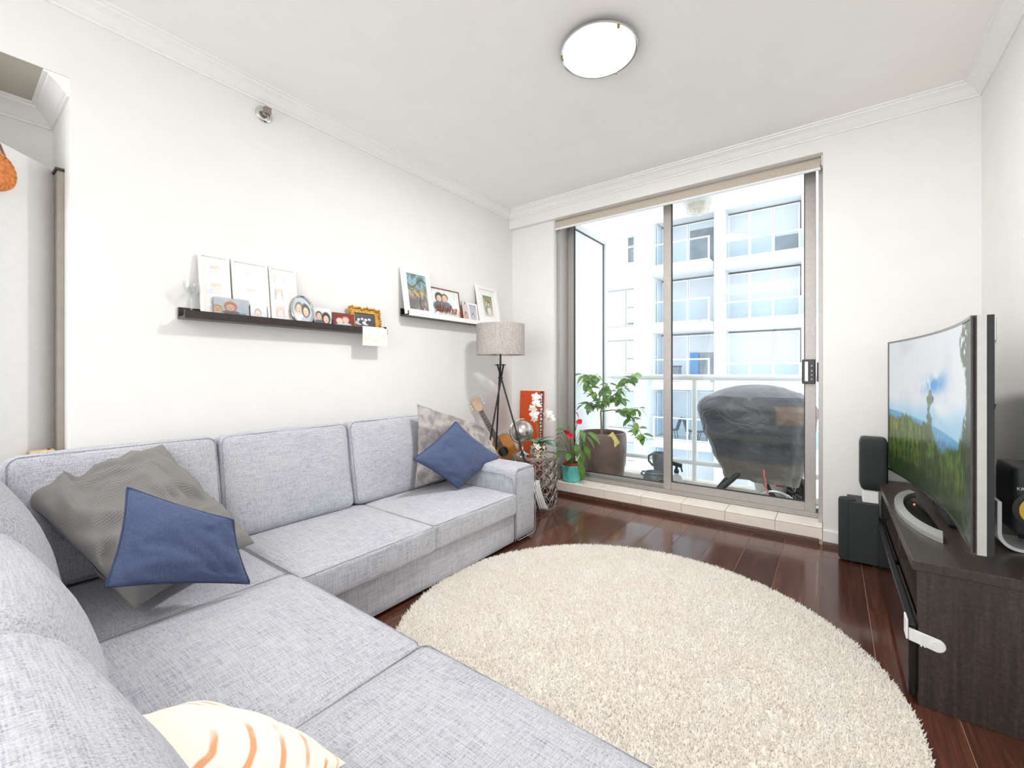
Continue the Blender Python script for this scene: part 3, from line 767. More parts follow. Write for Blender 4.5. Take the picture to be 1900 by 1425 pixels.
# finer vertical sampling
pf_ = []
for (z0, r0), (z1, r1) in zip(prof[:-1], prof[1:]):
    for k in range(3): t = k/3; pf_.append((z0+(z1-z0)*t, r0+(r1-r0)*t))
pf_.append(prof[-1])
NS = 96; vs = []; cols = []
cx, cy = -0.553, 4.36
for z, r in pf_:
    for k in range(NS):
        a = 2*PI*(k+0.5)/NS; c_, s_ = math.cos(a), math.sin(a)
        e = 0.78
        ux = math.copysign(abs(c_)**e, c_); uy = math.copysign(abs(s_)**e, s_)
        rr = r
        if ux > 0: rr = max(r, min(0.42, r+0.16*max(0, 0.8-z)))*1.0 if z < 0.8 else r
        px_, py_ = cx+ux*rr, cy+uy*min(rr, 0.46)*0.66
        p = Vector((px_, py_, z))
        fold = mnoise.fractal(Vector((px_*2.2, py_*2.2, z*5.5)), 1, 2, 3)*0.022+mnoise.noise(Vector((c_*4.5, s_*4.5, z*1.6)))*0.026*min(1, r*4)*(1.2-z)
        sag = 0.0
        if z < 0.25: sag = -0.03*math.cos(2*a)*0.4-0.012*mnoise.noise(Vector((a*2, 0, 0)))
        p += Vector((ux, uy, 0.25))*fold; p.z += sag
        vs.append(tuple(p))
        n1 = mnoise.fractal(Vector((px_*5, py_*5, z*9)), 1, 2, 4)
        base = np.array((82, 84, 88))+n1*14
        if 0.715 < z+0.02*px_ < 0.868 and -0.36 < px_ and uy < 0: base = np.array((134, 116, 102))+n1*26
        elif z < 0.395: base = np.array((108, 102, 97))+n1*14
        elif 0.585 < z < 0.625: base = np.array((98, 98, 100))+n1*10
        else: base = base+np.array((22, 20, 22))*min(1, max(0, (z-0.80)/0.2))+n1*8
        cols.append(np.clip(base, 0, 255)/255)
fs = []
for i in range(len(pf_)-1):
    for k in range(NS):
        l = (k+1) % NS; fs.append((i*NS+k, (i+1)*NS+k, (i+1)*NS+l, i*NS+l))
fs.append(tuple(range(NS)))
mb = MB().add(vs, fs)
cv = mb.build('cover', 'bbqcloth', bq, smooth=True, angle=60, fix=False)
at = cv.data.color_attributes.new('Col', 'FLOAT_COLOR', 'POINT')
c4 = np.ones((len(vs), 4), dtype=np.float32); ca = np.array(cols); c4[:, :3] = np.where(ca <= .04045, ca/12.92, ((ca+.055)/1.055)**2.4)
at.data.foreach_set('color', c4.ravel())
MB().tube([(-0.60, 4.24, 0.33), (-0.72, 4.17, 0.20), (-0.83, 4.02, 0.09), (-0.95, 3.99, FZ+0.012)], 0.022, 10).build('leg', 'black', bq, smooth=True)
MB().tube([(-0.62, 4.55, 0.30), (-0.80, 4.62, 0.16), (-0.93, 4.66, FZ+0.012)], 0.022, 10).build('leg', 'black', bq, smooth=True)
MB().tube([(-0.50, 4.26, 0.30), (-0.42, 4.18, 0.16), (-0.30, 4.05, 0.04), (-0.20, 4.02, FZ+0.05)], 0.020, 10).build('leg', 'black', bq, smooth=True)
MB().tube([(-0.50, 4.55, 0.28), (-0.35, 4.60, 0.10), (-0.22, 4.62, FZ+0.05)], 0.020, 10).build('leg', 'black', bq, smooth=True)
pts = [(-0.37+0.19*math.cos(a), 4.10, FZ+0.0+0.225*math.sin(a)) for a in [PI*i/14 for i in range(15)]]
MB().tube(pts, 0.010, 8).build('stand_arch', 'silver', bq, smooth=True)
wh = MB(); wh.lathe([(0.03, -0.030), (0.13, -0.032), (0.148, -0.018), (0.150, 0.0), (0.148, 0.018), (0.13, 0.032), (0.03, 0.030)], (0, 0), 28)
wh.xf(Matrix(((0.5, 0, 0.866, -0.235), (-0.866, 0, 0.5, 4.45), (0, 1, 0, FZ+0.151), (0, 0, 0, 1))))
wheel = wh.build('wheel', 'black', bq, smooth=True)
sp = MB()
for k in range(6):
    a = k*PI/3; sp.tube([(0.02*math.cos(a), 0.02*math.sin(a), -0.032), (0.12*math.cos(a), 0.12*math.sin(a), -0.034)], 0.006, 5)
sp.xf(Matrix(((0.5, 0, 0.866, -0.235), (-0.866, 0, 0.5, 4.45), (0, 1, 0, FZ+0.151), (0, 0, 0, 1)))); sp.build('spokes', 'silver', wheel)
MB().tube([(-0.448, 4.045, 0.36), (-0.445, 4.035, 0.32), (-0.437, 4.035, 0.28), (-0.432, 4.04, 0.22), (-0.420, 4.04, 0.17)], 0.007, 6).build('drawstring', simple('red_and_white_cord', (226, 120, 118), 0.7, var=0.3, nscale=60), bq, smooth=True)
# bucket behind the barbecue
bk = thing('bucket', 'white plastic bucket with a red handle tab behind the barbecue legs', 'bucket', (-0.45, 4.58, FZ))
MB().lathe([(0.105, FZ), (0.140, FZ+0.20), (0.148, FZ+0.20), (0.148, FZ+0.215), (0.138, FZ+0.215), (0.10, FZ+0.01), (0.0001, FZ+0.01)], (-0.45, 4.58), 28).build('shell', 'bucket', bk, smooth=True)
MB().box(-0.40, 4.43, FZ+0.19, -0.33, 4.445, FZ+0.235).build('tab', 'redp', bk, bevel=0.004)

# ---- large brown pot with a small tree
PX, PY = -1.93, 4.19
tr = thing('potted_tree', 'small leafy tree in a large glazed brown pot outside the door', 'potted plant', (PX, PY, FZ))
MB().lathe([(0.0001, FZ), (0.165, FZ), (0.180, FZ+0.01), (0.212, 0.10), (0.238, 0.25), (0.246, 0.38), (0.243, 0.48), (0.236, 0.525), (0.232, 0.535), (0.218, 0.535), (0.214, 0.52), (0.22, 0.46), (0.0001, 0.455)], (PX, PY), 40).build('pot', 'bigpot', tr, smooth=True, angle=50)
MB().lathe([(0.0001, 0.48), (0.12, 0.478), (0.2195, 0.470)], (PX, PY), 24).build('soil', 'soil', tr, smooth=True)
br = [([(PX, PY-0.02, 0.46), (PX-0.005, PY-0.02, 0.60), (PX-0.012, PY-0.02, 0.74), (PX+0.0, PY-0.02, 0.80)], 0.013),
      ([(PX, PY-0.02, 0.78), (PX-0.05, PY-0.06, 0.90), (PX-0.10, PY-0.12, 1.03), (PX-0.115, PY-0.17, 1.12), (PX-0.12, PY-0.20, 1.14)], 0.007),
      ([(PX-0.10, PY-0.12, 1.03), (PX-0.09, PY-0.05, 1.10), (PX-0.05, PY-0.0, 1.14)], 0.005),
      ([(PX, PY-0.02, 0.78), (PX-0.07, PY-0.09, 0.83), (PX-0.13, PY-0.16, 0.83)], 0.006),
      ([(PX, PY-0.02, 0.79), (PX+0.08, PY, 0.88), (PX+0.18, PY+0.02, 0.98), (PX+0.27, PY, 1.08), (PX+0.34, PY-0.03, 1.14)], 0.007),
      ([(PX, PY-0.02, 0.75), (PX+0.12, PY-0.01, 0.77), (PX+0.25, PY, 0.76), (PX+0.35, PY-0.02, 0.67), (PX+0.42, PY-0.04, 0.56), (PX+0.50, PY-0.05, 0.50)], 0.006),
      ([(PX+0.25, PY, 0.76), (PX+0.33, PY+0.03, 0.80), (PX+0.40, PY+0.04, 0.79)], 0.004),
      ([(PX-0.05, PY-0.06, 0.90), (PX+0.01, PY+0.0, 0.99), (PX+0.06, PY+0.05, 1.06)], 0.004),
      ([(PX, PY-0.02, 0.79), (PX+0.03, PY-0.08, 0.86), (PX+0.07, PY-0.13, 0.93)], 0.004),
      ([(PX+0.08, PY, 0.88), (PX+0.17, PY-0.04, 0.88), (PX+0.24, PY-0.07, 0.90)], 0.004)]
for i, (pts, r) in enumerate(br):
    MB().tube(pts, [r*(1-0.55*k/(len(pts)-1)) for k in range(len(pts))], 8).build('trunk' if i == 0 else 'branch', 'bark', tr, smooth=True)
def leaf_mesh(name, L, W, mat, droop=0.25, fold=0.15, n=6):
    """leaf blade from the origin along +x, upper side +z"""
    vs = []; fs = []
    for i in range(n+1):
        t = i/n; wd = W*(math.sin(PI*min(1, t**0.8)))**0.8*0.5 if 0 < t < 1 else 0.0
        z = -droop*L*t*t
        vs += [(L*t, -wd, z+fold*wd), (L*t, 0, z), (L*t, wd, z+fold*wd)]
    for i in range(n):
        a = 3*i; fs += [(a, a+3, a+4, a+1), (a+1, a+4, a+5, a+2)]
    me = bpy.data.meshes.new(name); me.from_pydata(vs, [], fs)
    bm = bmesh.new(); bm.from_mesh(me); bmesh.ops.remove_doubles(bm, verts=bm.verts, dist=1e-6); bm.to_mesh(me); bm.free()
    me.polygons.foreach_set('use_smooth', [True]*len(me.polygons)); me.materials.append(M[mat]); return me
def put_leaf(me, name, parent, pos, dirv, roll=0.0, s=1.0):
    o = bpy.data.objects.new(name, me); COL.objects.link(o); o.parent = parent
    d = Vector(dirv).normalized(); side = Vector((0, 0, 1)).cross(d)
    side = side.normalized() if side.length > 1e-4 else Vector((0, 1, 0)); up = d.cross(side)
    R = Matrix((d, side, up)).transposed().to_4x4() @ Matrix.Rotation(roll, 4, 'X')
    o.location = Vector(pos)-wloc(parent); o.rotation_euler = R.to_euler(); o.scale = (s, s, s)
    return o
lA = leaf_mesh('leaf', 0.118, 0.072, 'leafA'); lA2 = leaf_mesh('leaf', 0.105, 0.064, 'leafA2')
rnd = random.Random(11)
def along(pts, t):
    k = t*(len(pts)-1); i = min(int(k), len(pts)-2); f = k-i
    return Vector(pts[i]).lerp(Vector(pts[i+1]), f)
for bi, (pts, r) in enumerate(br[1:], 1):
    cnt = {1: 30, 2: 10, 3: 20, 4: 34, 5: 32, 6: 9, 7: 15, 8: 12, 9: 12}[bi]
    for k in range(cnt):
        t = 0.28+0.72*(k+rnd.random())/cnt if bi not in (3, 5) else 0.3+0.7*(k+rnd.random())/cnt
        p = along(pts, min(1, t)); a = rnd.uniform(0, 2*PI)
        d = Vector((math.cos(a), math.sin(a)*0.8, rnd.uniform(-1.1, 0.35)))
        st_ = p+d.normalized()*0.012
        put_leaf(lA2 if (rnd.random() < 0.25 or (bi == 5 and t > 0.9)) else lA, 'leaf', tr, st_, d, rnd.uniform(-0.6, 0.6), rnd.uniform(0.65, 1.05))
# paper tag stuck on the pot rim
tg = MB().obox((-1.755, 4.03, 0.475), (0.028, 0.0212, -0.055), (0.034, 0.026, 0.036), (0.0012, -0.0016, 0)).build('plant_tag', 'tag', tr, label='yellow paper care tag')

# ---- grey jugs and sprayer behind the fixed pane
jg = thing('grey_pot', 'squat grey glazed pot with an open spout on the balcony behind the glass', 'pot', (-1.37, 4.16, FZ))
jx, jy = -1.372, 4.17
MB().lathe([(0.0001, FZ), (0.095, FZ), (0.112, FZ+0.05), (0.118, FZ+0.13), (0.108, FZ+0.20), (0.096, FZ+0.215), (0.102, FZ+0.232), (0.094, FZ+0.234), (0.086, FZ+0.21), (0.0001, FZ+0.20)], (jx, jy), 28).build('body', 'jug', jg, smooth=True)
MB().tube([(jx-0.095, jy-0.03, FZ+0.19), (jx-0.125, jy-0.04, FZ+0.21), (jx-0.110, jy-0.035, FZ+0.235), (jx-0.090, jy-0.028, FZ+0.228)], 0.010, 8).build('handle', 'jug', jg, smooth=True)
MB().lathe([(0.042, -0.03), (0.052, 0.0), (0.052, 0.022), (0.042, 0.022), (0.036, -0.02)], (0, 0), 20, closed=True).xf(Matrix.Translation((jx+0.085, jy-0.095, FZ+0.145)) @ Matrix.Rotation(math.radians(70), 4, Vector((1, 0.6, 0)))).build('spout', 'bark', jg, smooth=True, label='unglazed open spout')
j2 = thing('grey_jug', 'tall grey jug with a looped handle standing behind the squat pot', 'jug', (-1.41, 4.47, FZ))
jx, jy = -1.415, 4.47
MB().lathe([(0.0001, FZ), (0.055, FZ), (0.058, FZ+0.10), (0.066, FZ+0.18), (0.082, FZ+0.28), (0.086, FZ+0.34), (0.080, FZ+0.37), (0.073, FZ+0.37), (0.07, FZ+0.33), (0.05, FZ+0.2), (0.0001, FZ+0.19)], (jx, jy), 28).build('body', 'jug', j2, smooth=True)
MB().tube([(jx-0.072, jy-0.02, FZ+0.23), (jx-0.115, jy-0.03, FZ+0.28), (jx-0.115, jy-0.03, FZ+0.33), (jx-0.078, jy-0.02, FZ+0.355)], 0.011, 8).build('handle', 'jug', j2, smooth=True)
sb = thing('spray_bottle', 'white spray bottle with a black trigger beside the door stile', 'bottle', (-1.18, 4.20, FZ))
bx_, by_ = -1.182, 4.20
MB().lathe([(0.0001, FZ), (0.050, FZ), (0.055, FZ+0.01), (0.055, FZ+0.19), (0.045, FZ+0.215), (0.018, FZ+0.232), (0.018, FZ+0.245), (0.0001, FZ+0.245)], (bx_, by_), 24).build('body', 'whiteplastic', sb, smooth=True)
m = MB(); m.lathe([(0.022, FZ+0.2455), (0.022, FZ+0.275), (0.013, FZ+0.28), (0.013, FZ+0.305)], (bx_, by_), 16)
m.obox((bx_+0.005, by_, FZ+0.325), (0.045, 0, -0.008), (0, 0.014, 0), (0, 0, 0.018)); m.obox((bx_+0.045, by_, FZ+0.29), (0.008, 0, -0.03), (0, 0.008, 0), (0.006, 0, 0.002))
m.build('trigger', 'black', sb, bevel=0.003, fix=False)
m = MB(); m.box(bx_-0.02, 4.1425, FZ+0.165, bx_+0.02, 4.1445, FZ+0.178); m.box(bx_-0.02, 4.1425, FZ+0.145, bx_+0.005, 4.1445, FZ+0.155)
m.build('print', 'black', sb, fix=False, label='black printed label mark')

# ================================================================== OPPOSITE APARTMENT BUILDING
bd_ = thing('apartment_building', 'white apartment block across the street with stacked balconies', 'building', (-4, 23, -14))
TOPS = [9.10, 6.32, 3.53, 0.74, -2.05, -4.84, -7.63]
m = MB(); m.box(-16, 22.9, -14, 9, 30, 14.5); m.build('main_wall', 'extwhite', bd_)
m = MB(); m.box(-4.42, 21.7, -14, -3.95, 22.9, 14.5); m.build('pier', 'extwhite', bd_, bevel=0.03)
m = MB(); m.box(-1.05, 21.9, -14, -0.35, 22.9, 14.5); m.build('pier', 'extwhite', bd_, bevel=0.03)
m = MB(); m.box(3.6, 21.7, -14, 4.2, 22.9, 14.5); m.build('pier', 'extwhite', bd_, bevel=0.03)
# rounded pilaster between the left facade and the centre bay
m = MB(); n = 20
prof = [(-8.40, 22.9), (-8.38, 22.2)]+[(-7.75-0.62*math.cos(a), 22.2-0.85*math.sin(a)) for a in [PI*i/n for i in range(n+1)]]+[(-7.12, 22.9)]
m.prism(prof, lambda a, b_, d: (a, b_, d), -14, 14.5); m.build('pilaster', 'extwhite', bd_, smooth=True, angle=30)
for z in TOPS:
    for dz in (0.30, -1.15):
        pts = [(a, b_-0.012, z+dz+0.9) for a, b_ in prof[1:-1]]
        MB().tube(pts, 0.02, 5).build('joint', 'extsoft', bd_, smooth=True)
def win(x0, x1, z0, z1, y, mat, fr=0.06, mull=()):
    f = MB(); f.box(x0, y-0.08, z0, x0+fr, y, z1); f.box(x1-fr, y-0.08, z0, x1, y, z1); f.box(x0+fr, y-0.08, z0, x1-fr, y, z0+fr); f.box(x0+fr, y-0.08, z1-fr, x1-fr, y, z1)
    o = f.build('window', 'whitemetal', bd_, fix=False)
    if not isinstance(mat, (list, tuple)): mat = [(0, 1, mat)]
    for a, b_, mm in mat:
        MB().box(x0+fr, y-0.05, z0+fr+(z1-z0-2*fr)*a, x1-fr, y-0.03, z0+fr+(z1-z0-2*fr)*b_).build('pane', mm, o)
    return o
def railing(x0, x1, y, ztop, zbot, posts):
    r = MB().tube([(x0, y, ztop), (x1, y, ztop)], 0.035, 6).build('railing', 'whitemetal', bd_)
    p = MB()
    for xx in posts: p.box(xx-0.035, y-0.03, zbot, xx+0.035, y+0.03, ztop)
    p.box(x0, y-0.02, zbot+0.02, x1, y+0.02, zbot+0.07)
    p.build('post', 'whitemetal', r, fix=False)
    for a, b_ in zip(posts[:-1], posts[1:]): MB().box(a+0.035, y-0.01, zbot+0.07, b_-0.035, y+0.01, ztop-0.03).build('glass_panel', 'railglass', r)
for k, zt in enumerate(TOPS):
    # right bay
    MB().box(-4.40, 21.55, zt-0.42, 3.6, 22.9, zt).build('slab', 'extwhite', bd_, bevel=0.02)
    railing(-3.95, 3.6, 21.62, zt+0.82, zt, [-3.9, -2.95, -2.05, -1.08, 0.2, 1.4, 2.5, 3.55])
    cols_ = [('pale',), ('pale',), ('pale',)]
    for i, (a, b_) in enumerate(((-3.95, -3.06), (-3.05, -2.13), (-2.12, -1.12), (-0.3, 0.9), (0.95, 2.2), (2.25, 3.5))):
        mm = 'pale'
        if k == 1 and i == 2: mm = [(0, 0.40, 'grid'), (0.40, 1, 'pale')]
        win(a, b_, zt+0.02, zt+2.28, 22.6, mm)
    # centre bay
    MB().box(-7.10, 21.0, zt-0.40, -4.42, 22.9, zt).build('slab', 'extwhite', bd_, bevel=0.02)
    railing(-7.05, -4.46, 21.06, zt+1.05, zt, [-7.0, -5.43, -4.50])
    for i, (a, b_) in enumerate(((-7.10, -5.80), (-5.78, -4.55))):
        mm = 'pale'
        if k == 1 and i == 1: mm = [(0, 0.45, 'grid'), (0.45, 0.86, 'grid'), (0.86, 1, 'pale')]
        if k == 3 and i == 1: mm = [(0, 0.62, 'grid'), (0.62, 1, 'pale')]
        win(a, b_, zt+0.02, zt+2.30, 22.7, mm)
    # left facade
    MB().box(-16, 22.55, zt-0.55, -8.40, 22.9, zt+0.15).build('slab', 'extwhite', bd_, bevel=0.02)
    win(-14.5, -12.6, zt+0.2, zt+2.15, 22.88, 'pale'); win(-12.4, -10.9, zt+0.2, zt+2.15, 22.88, 'pale')
    if k == 1:
        win(-9.03, -8.55, zt+0.85, zt+1.70, 22.88, 'grid', 0.03); win(-9.03, -8.55, zt+1.75, zt+2.55, 22.88, 'grid', 0.03)
    else:
        win(-10.75, -9.15, zt+0.2, zt+2.15, 22.88, 'pale'); win(-9.10, -8.50, zt+0.2, zt+2.15, 22.88, [(0, 0.06, 'grid'), (0.06, 0.5, 'pale'), (0.52, 1, 'pale')])
    # narrow blue side glazing next to the pilaster
    MB().box(-7.12, 21.9, zt+0.1, -7.08, 22.5, zt+2.2).build('pane', 'paneblue', bd_)
MB().box(-5.70, 22.56, 0.80, -5.30, 22.60, 2.15).build('curtain', 'bluecloth', bd_, label='blue curtain in a dark window')
# small things on the far balconies
def deck_chair(x, y, z, label, mat='jug', flip=1):
    t = thing('deck_chair', label, 'chair', (x, y, z))
    MB().obox((x, y, z+0.42), (0.26, 0, 0.02*flip), (0, 0.24, 0), (0, 0, 0.02)).build('seat', mat, t)
    MB().obox((x+0.30*flip, y, z+0.72), (0.10*flip, 0, 0.32), (0, 0.24, 0), (0.02, 0, -0.006*flip)).build('backrest', mat, t)
    for dx in (-0.22, 0.22):
        for dy in (-0.2, 0.2):
            MB().tube([(x+dx, y+dy, z), (x+dx*0.6, y+dy, z+0.42)], 0.02, 5).build('leg', 'steel', t)
deck_chair(-6.3, 21.7, -2.05, 'leftmost dark deck chair on the balcony seen behind the pot', 'navydark')
deck_chair(-5.35, 21.6, -2.05, 'dark deck chair in the middle of the lower far balcony', 'navydark', -1)
deck_chair(-4.9, 21.8, -2.05, 'dark deck chair nearest the barbecue cover on the far balcony', 'navydark')
m = thing('storage_box', 'grey box standing on the far balcony left of the blue curtain', 'box', (-6.15, 21.5, 0.74))
MB().box(-6.45, 21.35, 0.74, -5.9, 21.8, 1.45).build('body', 'jug', m, bevel=0.02)
MB().box(-6.48, 21.33, 1.45, -5.87, 21.82, 1.50).build('lid', 'black', m)
MB().box(-5.25, 21.25, 3.53, -4.55, 21.55, 3.64).build('planter', 'redp', bevel=0.02, label='long red planter on the far balcony floor above the railing', cat='planter')

# ================================================================== CEILING LAMP, SPRINKLER
LX, LY = -0.945, 2.005
cl = thing('ceiling_light', 'round flush ceiling light with a metal rim and glowing white glass', 'light', (LX, LY, 2.74))
MB().lathe([(0.0001, HC-0.0005), (0.165, HC-0.0005), (0.190, 2.775), (0.193, 2.768), (0.190, 2.762), (0.178, 2.764), (0.160, 2.772), (0.0001, 2.772)], (LX, LY), 56).build('rim', 'chrome', cl, smooth=True, angle=50)
MB().lathe([(0.178, 2.7635), (0.176, 2.757), (0.15, 2.748), (0.10, 2.741), (0.05, 2.738), (0.0001, 2.737)], (LX, LY), 48).build('glass', 'lampglow', cl, smooth=True)
for a in (205, 325, 85):
    a = math.radians(a); px_, py_ = LX+0.181*math.cos(a), LY+0.181*math.sin(a)
    MB().tube([(px_, py_, 2.766), (px_, py_, 2.752)], [0.008, 0.006], 10).build('clip', 'lampbrass', cl, smooth=True)
spk = thing('fire_sprinkler', 'small chrome sidewall fire sprinkler high on the white wall', 'sprinkler', (XL+0.01, 1.160, 2.615))
T = Matrix(((0, 0, 1, XL), (0, 1, 0, 1.160), (1, 0, 0, 2.662), (0, 0, 0, 1)))
MB().lathe([(0.0001, 0.0), (0.046, 0.0), (0.046, 0.004), (0.038, 0.011), (0.030, 0.012), (0.029, 0.004), (0.0001, 0.004)], (0, 0), 28).xf(T).build('escutcheon', 'chrome', spk, smooth=True)
MB().lathe([(0.020, 0.004), (0.018, 0.022), (0.010, 0.026), (0.010, 0.034)], (0, 0), 16).xf(T).build('body', 'pewter', spk, smooth=True)
m = MB(); m.tube([(0, -0.010, 0.024), (0, -0.016, 0.036), (0, -0.006, 0.050)], 0.003, 6); m.tube([(0, 0.010, 0.024), (0, 0.016, 0.036), (0, 0.006, 0.050)], 0.003, 6)
m.obox((0.004, 0, 0.052), (0.016, 0, 0), (0, 0.018, 0), (0, 0, 0.002)); m.obox((0.021, 0, 0.045), (0.001, 0, 0.001), (0, 0.018, 0), (0.001, 0, -0.014))
m.xf(T).build('deflector', 'pewter', spk)

# ================================================================== CORNER SOFA
sf = thing('corner_sofa', 'large L-shaped corner sofa in heathered light grey linen', 'sofa', (-2.1, 1.1, 0.0))
L_ = 'linen'
def fbox(x0, x1, y0, y1, z0, z1, r, n=8, bulge=(0, 0, 0), rot=None, amp=0.0, seed=0):
    c = Vector(((x0+x1)/2, (y0+y1)/2, (z0+z1)/2)); h = (abs(x1-x0)/2, abs(y1-y0)/2, (z1-z0)/2)
    m = rbox(h, r, n, bulge, amp, seed)
    T = Matrix.Translation(c)
    if rot: T = T @ Matrix.Rotation(rot[1], 4, rot[0])
    return m.xf(T), h, T
# frame
fbox(-2.62, -2.48, -0.32, 2.575, 0.02, 0.66, 0.03)[0].build('back_frame', L_, sf, smooth=True)
fbox(-2.47, -0.12, -0.32, -0.18, 0.02, 0.60, 0.03)[0].build('back_frame', L_, sf, smooth=True)
fbox(-2.47, -1.705, -0.17, 2.328, 0.016, 0.222, 0.012)[0].build('seat_base', L_, sf, smooth=True)
fbox(-1.70, -0.12, -0.17, 0.83, 0.016, 0.222, 0.012)[0].build('seat_base', L_, sf, smooth=True)
arm = fbox(-2.60, -1.698, 2.334, 2.575, 0.016, 0.505, 0.035, 10, (0, 0.004, 0.006))[0].build('arm', L_, sf, smooth=True)
# seam round the arm's front panel
pth = rrect_path(0.1165, 0.2415, 0.033)
MB().tube([(-1.7015, 2.4545+a, 0.2605+b_) for a, b_ in pth], 0.0028, 5, closed=True).build('piping', 'linenseam', arm, smooth=True, fix=False)
pin = [(-2.3, 2.332, 0.40), (-2.25, 2.332, 0.455), (-1.80, 2.332, 0.455), (-1.735, 2.332, 0.43), (-1.715, 2.332, 0.35)]
MB().tube(pin, 0.0025, 5).build('piping', 'linenseam', arm, smooth=True)
m = MB(); m.tube([(-1.7035, 2.331, 0.02), (-1.7035, 2.331, 0.22)], 0.003, 5); m.build('seam', 'linenseam', sf, fix=False)
for (a, b_) in ((-2.55, 2.5), (-1.75, 2.5), (-1.75, 0.95), (-0.2, 0.75), (-0.2, -0.25), (-2.55, -0.25)):
    MB().lathe([(0.02, 0.0), (0.025, 0.0165)], (a, b_), 10).build('foot', 'black', sf)
def seat(x0, x1, y0, y1, z0=0.205, z1=0.345, front=None, seed=0, bul=0.022, nn=14):
    mm, h, T = fbox(x0-(0.007 if x0 > -2.3 else 0), x1+(0.007 if x1 < -1.7 and y1 < 0.9 or -1.1 < x1 < -0.9 else 0), y0-0.006, y1+(0.006 if y1 < 2.3 and x0 < -2.3 else 0), z0, z1, 0.018, nn, (0.005, 0.005, bul), amp=0.0025, seed=seed)
    o = mm.build('seat_cushion', L_, sf, smooth=True, angle=80)
    for zz in (h[2]-0.0045,):
        pp = rrect_path(h[0]-0.0045, h[1]-0.0045, 0.026)
        MB().tube([tuple(T @ Vector((a, b_, zz))) for a, b_ in pp], 0.0019, 5, closed=True).build('piping', 'linenseam', o, smooth=True, fix=False)
    return o
seat(-2.36, -1.672, 0.868, 1.582, seed=1)
seat(-2.36, -1.684, 1.588, 2.328, seed=2)
seat(-2.36, -1.772, 0.19, 0.862, seed=3, z1=0.335)
seat(-1.766, -0.983, 0.16, 0.875, seed=4, bul=0.03)
seat(-0.977, -0.13, 0.16, 0.885, seed=5, bul=0.03)
def backc(xc, yc, zc, th, wd, hg, axis, ang, seed, bul=0.018, r=0.04, nn=14, zrot=0.0):
    """axis 'x': faces +x ; axis 'y': faces +y"""
    if axis == 'x': h = (th/2, wd/2, hg/2); R = Matrix.Rotation(-ang, 4, 'Y'); B = (bul, 0.004, 0.008)
    else: h = (wd/2, th/2, hg/2); R = Matrix.Rotation(ang, 4, 'X'); B = (0.004, bul, 0.012)
    T = Matrix.Translation((xc, yc, zc)) @ Matrix.Rotation(zrot, 4, 'Z') @ R
    o = rbox(h, r, nn, B, 0.005, seed).xf(T).build('back_cushion', L_, sf, smooth=True, angle=80)
    for sd in ((1, -1) if axis == 'x' else ()):
        if axis == 'x': pts = [T @ Vector((sd*(h[0]-0.010), a, b_)) for a, b_ in rrect_path(h[1]-0.010, h[2]-0.010, 0.036)]
        else: pts = [T @ Vector((a, sd*(h[1]-0.010), b_)) for a, b_ in rrect_path(h[0]-0.008, h[2]-0.008, 0.045)]
        MB().tube([tuple(p) for p in pts], 0.002, 5, closed=True).build('piping', 'linenseam', o, smooth=True, fix=False)
    return o
A11 = math.radians(10)
backc(-2.405, 0.487, 0.592, 0.155, 0.675, 0.50, 'x', A11, 11)
backc(-2.405, 1.172, 0.588, 0.155, 0.685, 0.505, 'x', A11, 12)
backc(-2.402, 1.905, 0.592, 0.155, 0.765, 0.51, 'x', A11, 13)
backc(-2.08, 0.085, 0.600, 0.18, 0.60, 0.52, 'y', math.radians(20), 14, 0.045, 0.07)
backc(-1.390, 0.076, 0.545, 0.18, 0.74, 0.45, 'y', math.radians(17), 15, 0.055, 0.085)
backc(-0.63, 0.076, 0.555, 0.18, 0.78, 0.45, 'y', math.radians(17), 16, 0.055, 0.085)

# ---- loose cushions
pillow_obj('cushion', 'large rumpled grey checked cushion in the sofa corner', [(-2.45, 0.175, 0.715), (-1.75, 0.375, 0.41), (-2.0, 0.83, 0.415), (-2.35, 0.60, 0.835)], 0.088, 'check', None, n=56, pinch=0.06, wr=0.028, seed=3, power=0.42, crease=0.075)
pillow_obj('cushion', 'navy linen cushion leaning on the rumpled grey cushion in the corner', [(-1.704, 0.304, 0.526), (-1.692, 0.686, 0.39), (-1.723, 0.644, 0.623), (-1.903, 0.393, 0.764)], 0.055, 'navy', 'navyseam', pinch=0.07, wr=0.014, seed=5, n=36, crease=0.02)
pillow_obj('cushion', 'large grey printed cushion leaning in the corner by the sofa arm', [(-2.21, 1.90, 0.392), (-2.06, 2.66, 0.44), (-2.26, 2.66, 0.725), (-2.28, 1.985, 0.936)], 0.060, 'floral', None, n=40, pinch=0.05, wr=0.022, seed=8, crease=0.03)
pillow_obj('cushion', 'navy cushion set on its point by the sofa arm', [(-2.01, 2.10, 0.378), (-1.995, 2.524, 0.520), (-2.12, 2.19, 0.806), (-2.08, 1.775, 0.617)], 0.058, 'navy', 'navyseam', pinch=0.07, wr=0.014, seed=9, n=36, crease=0.02)
pillow_obj('cushion', 'cream cushion with orange-brown curved strokes on the sofa in front', [(-1.075, 0.335, 0.455), (-0.735, 0.465, 0.415), (-0.61, 0.20, 0.52), (-0.95, 0.07, 0.575)], 0.062, 'agate', None, pinch=0.05, wr=0.010, seed=12)
pillow_obj('cushion', 'white ticking-striped cushion on the floor beside the sofa arm', [(-2.18, 2.70, 0.03), (-1.87, 3.02, 0.03), (-1.93, 2.975, 0.27), (-2.24, 2.655, 0.29)], 0.05, 'stripe', None, pinch=0.05, wr=0.01, seed=14)

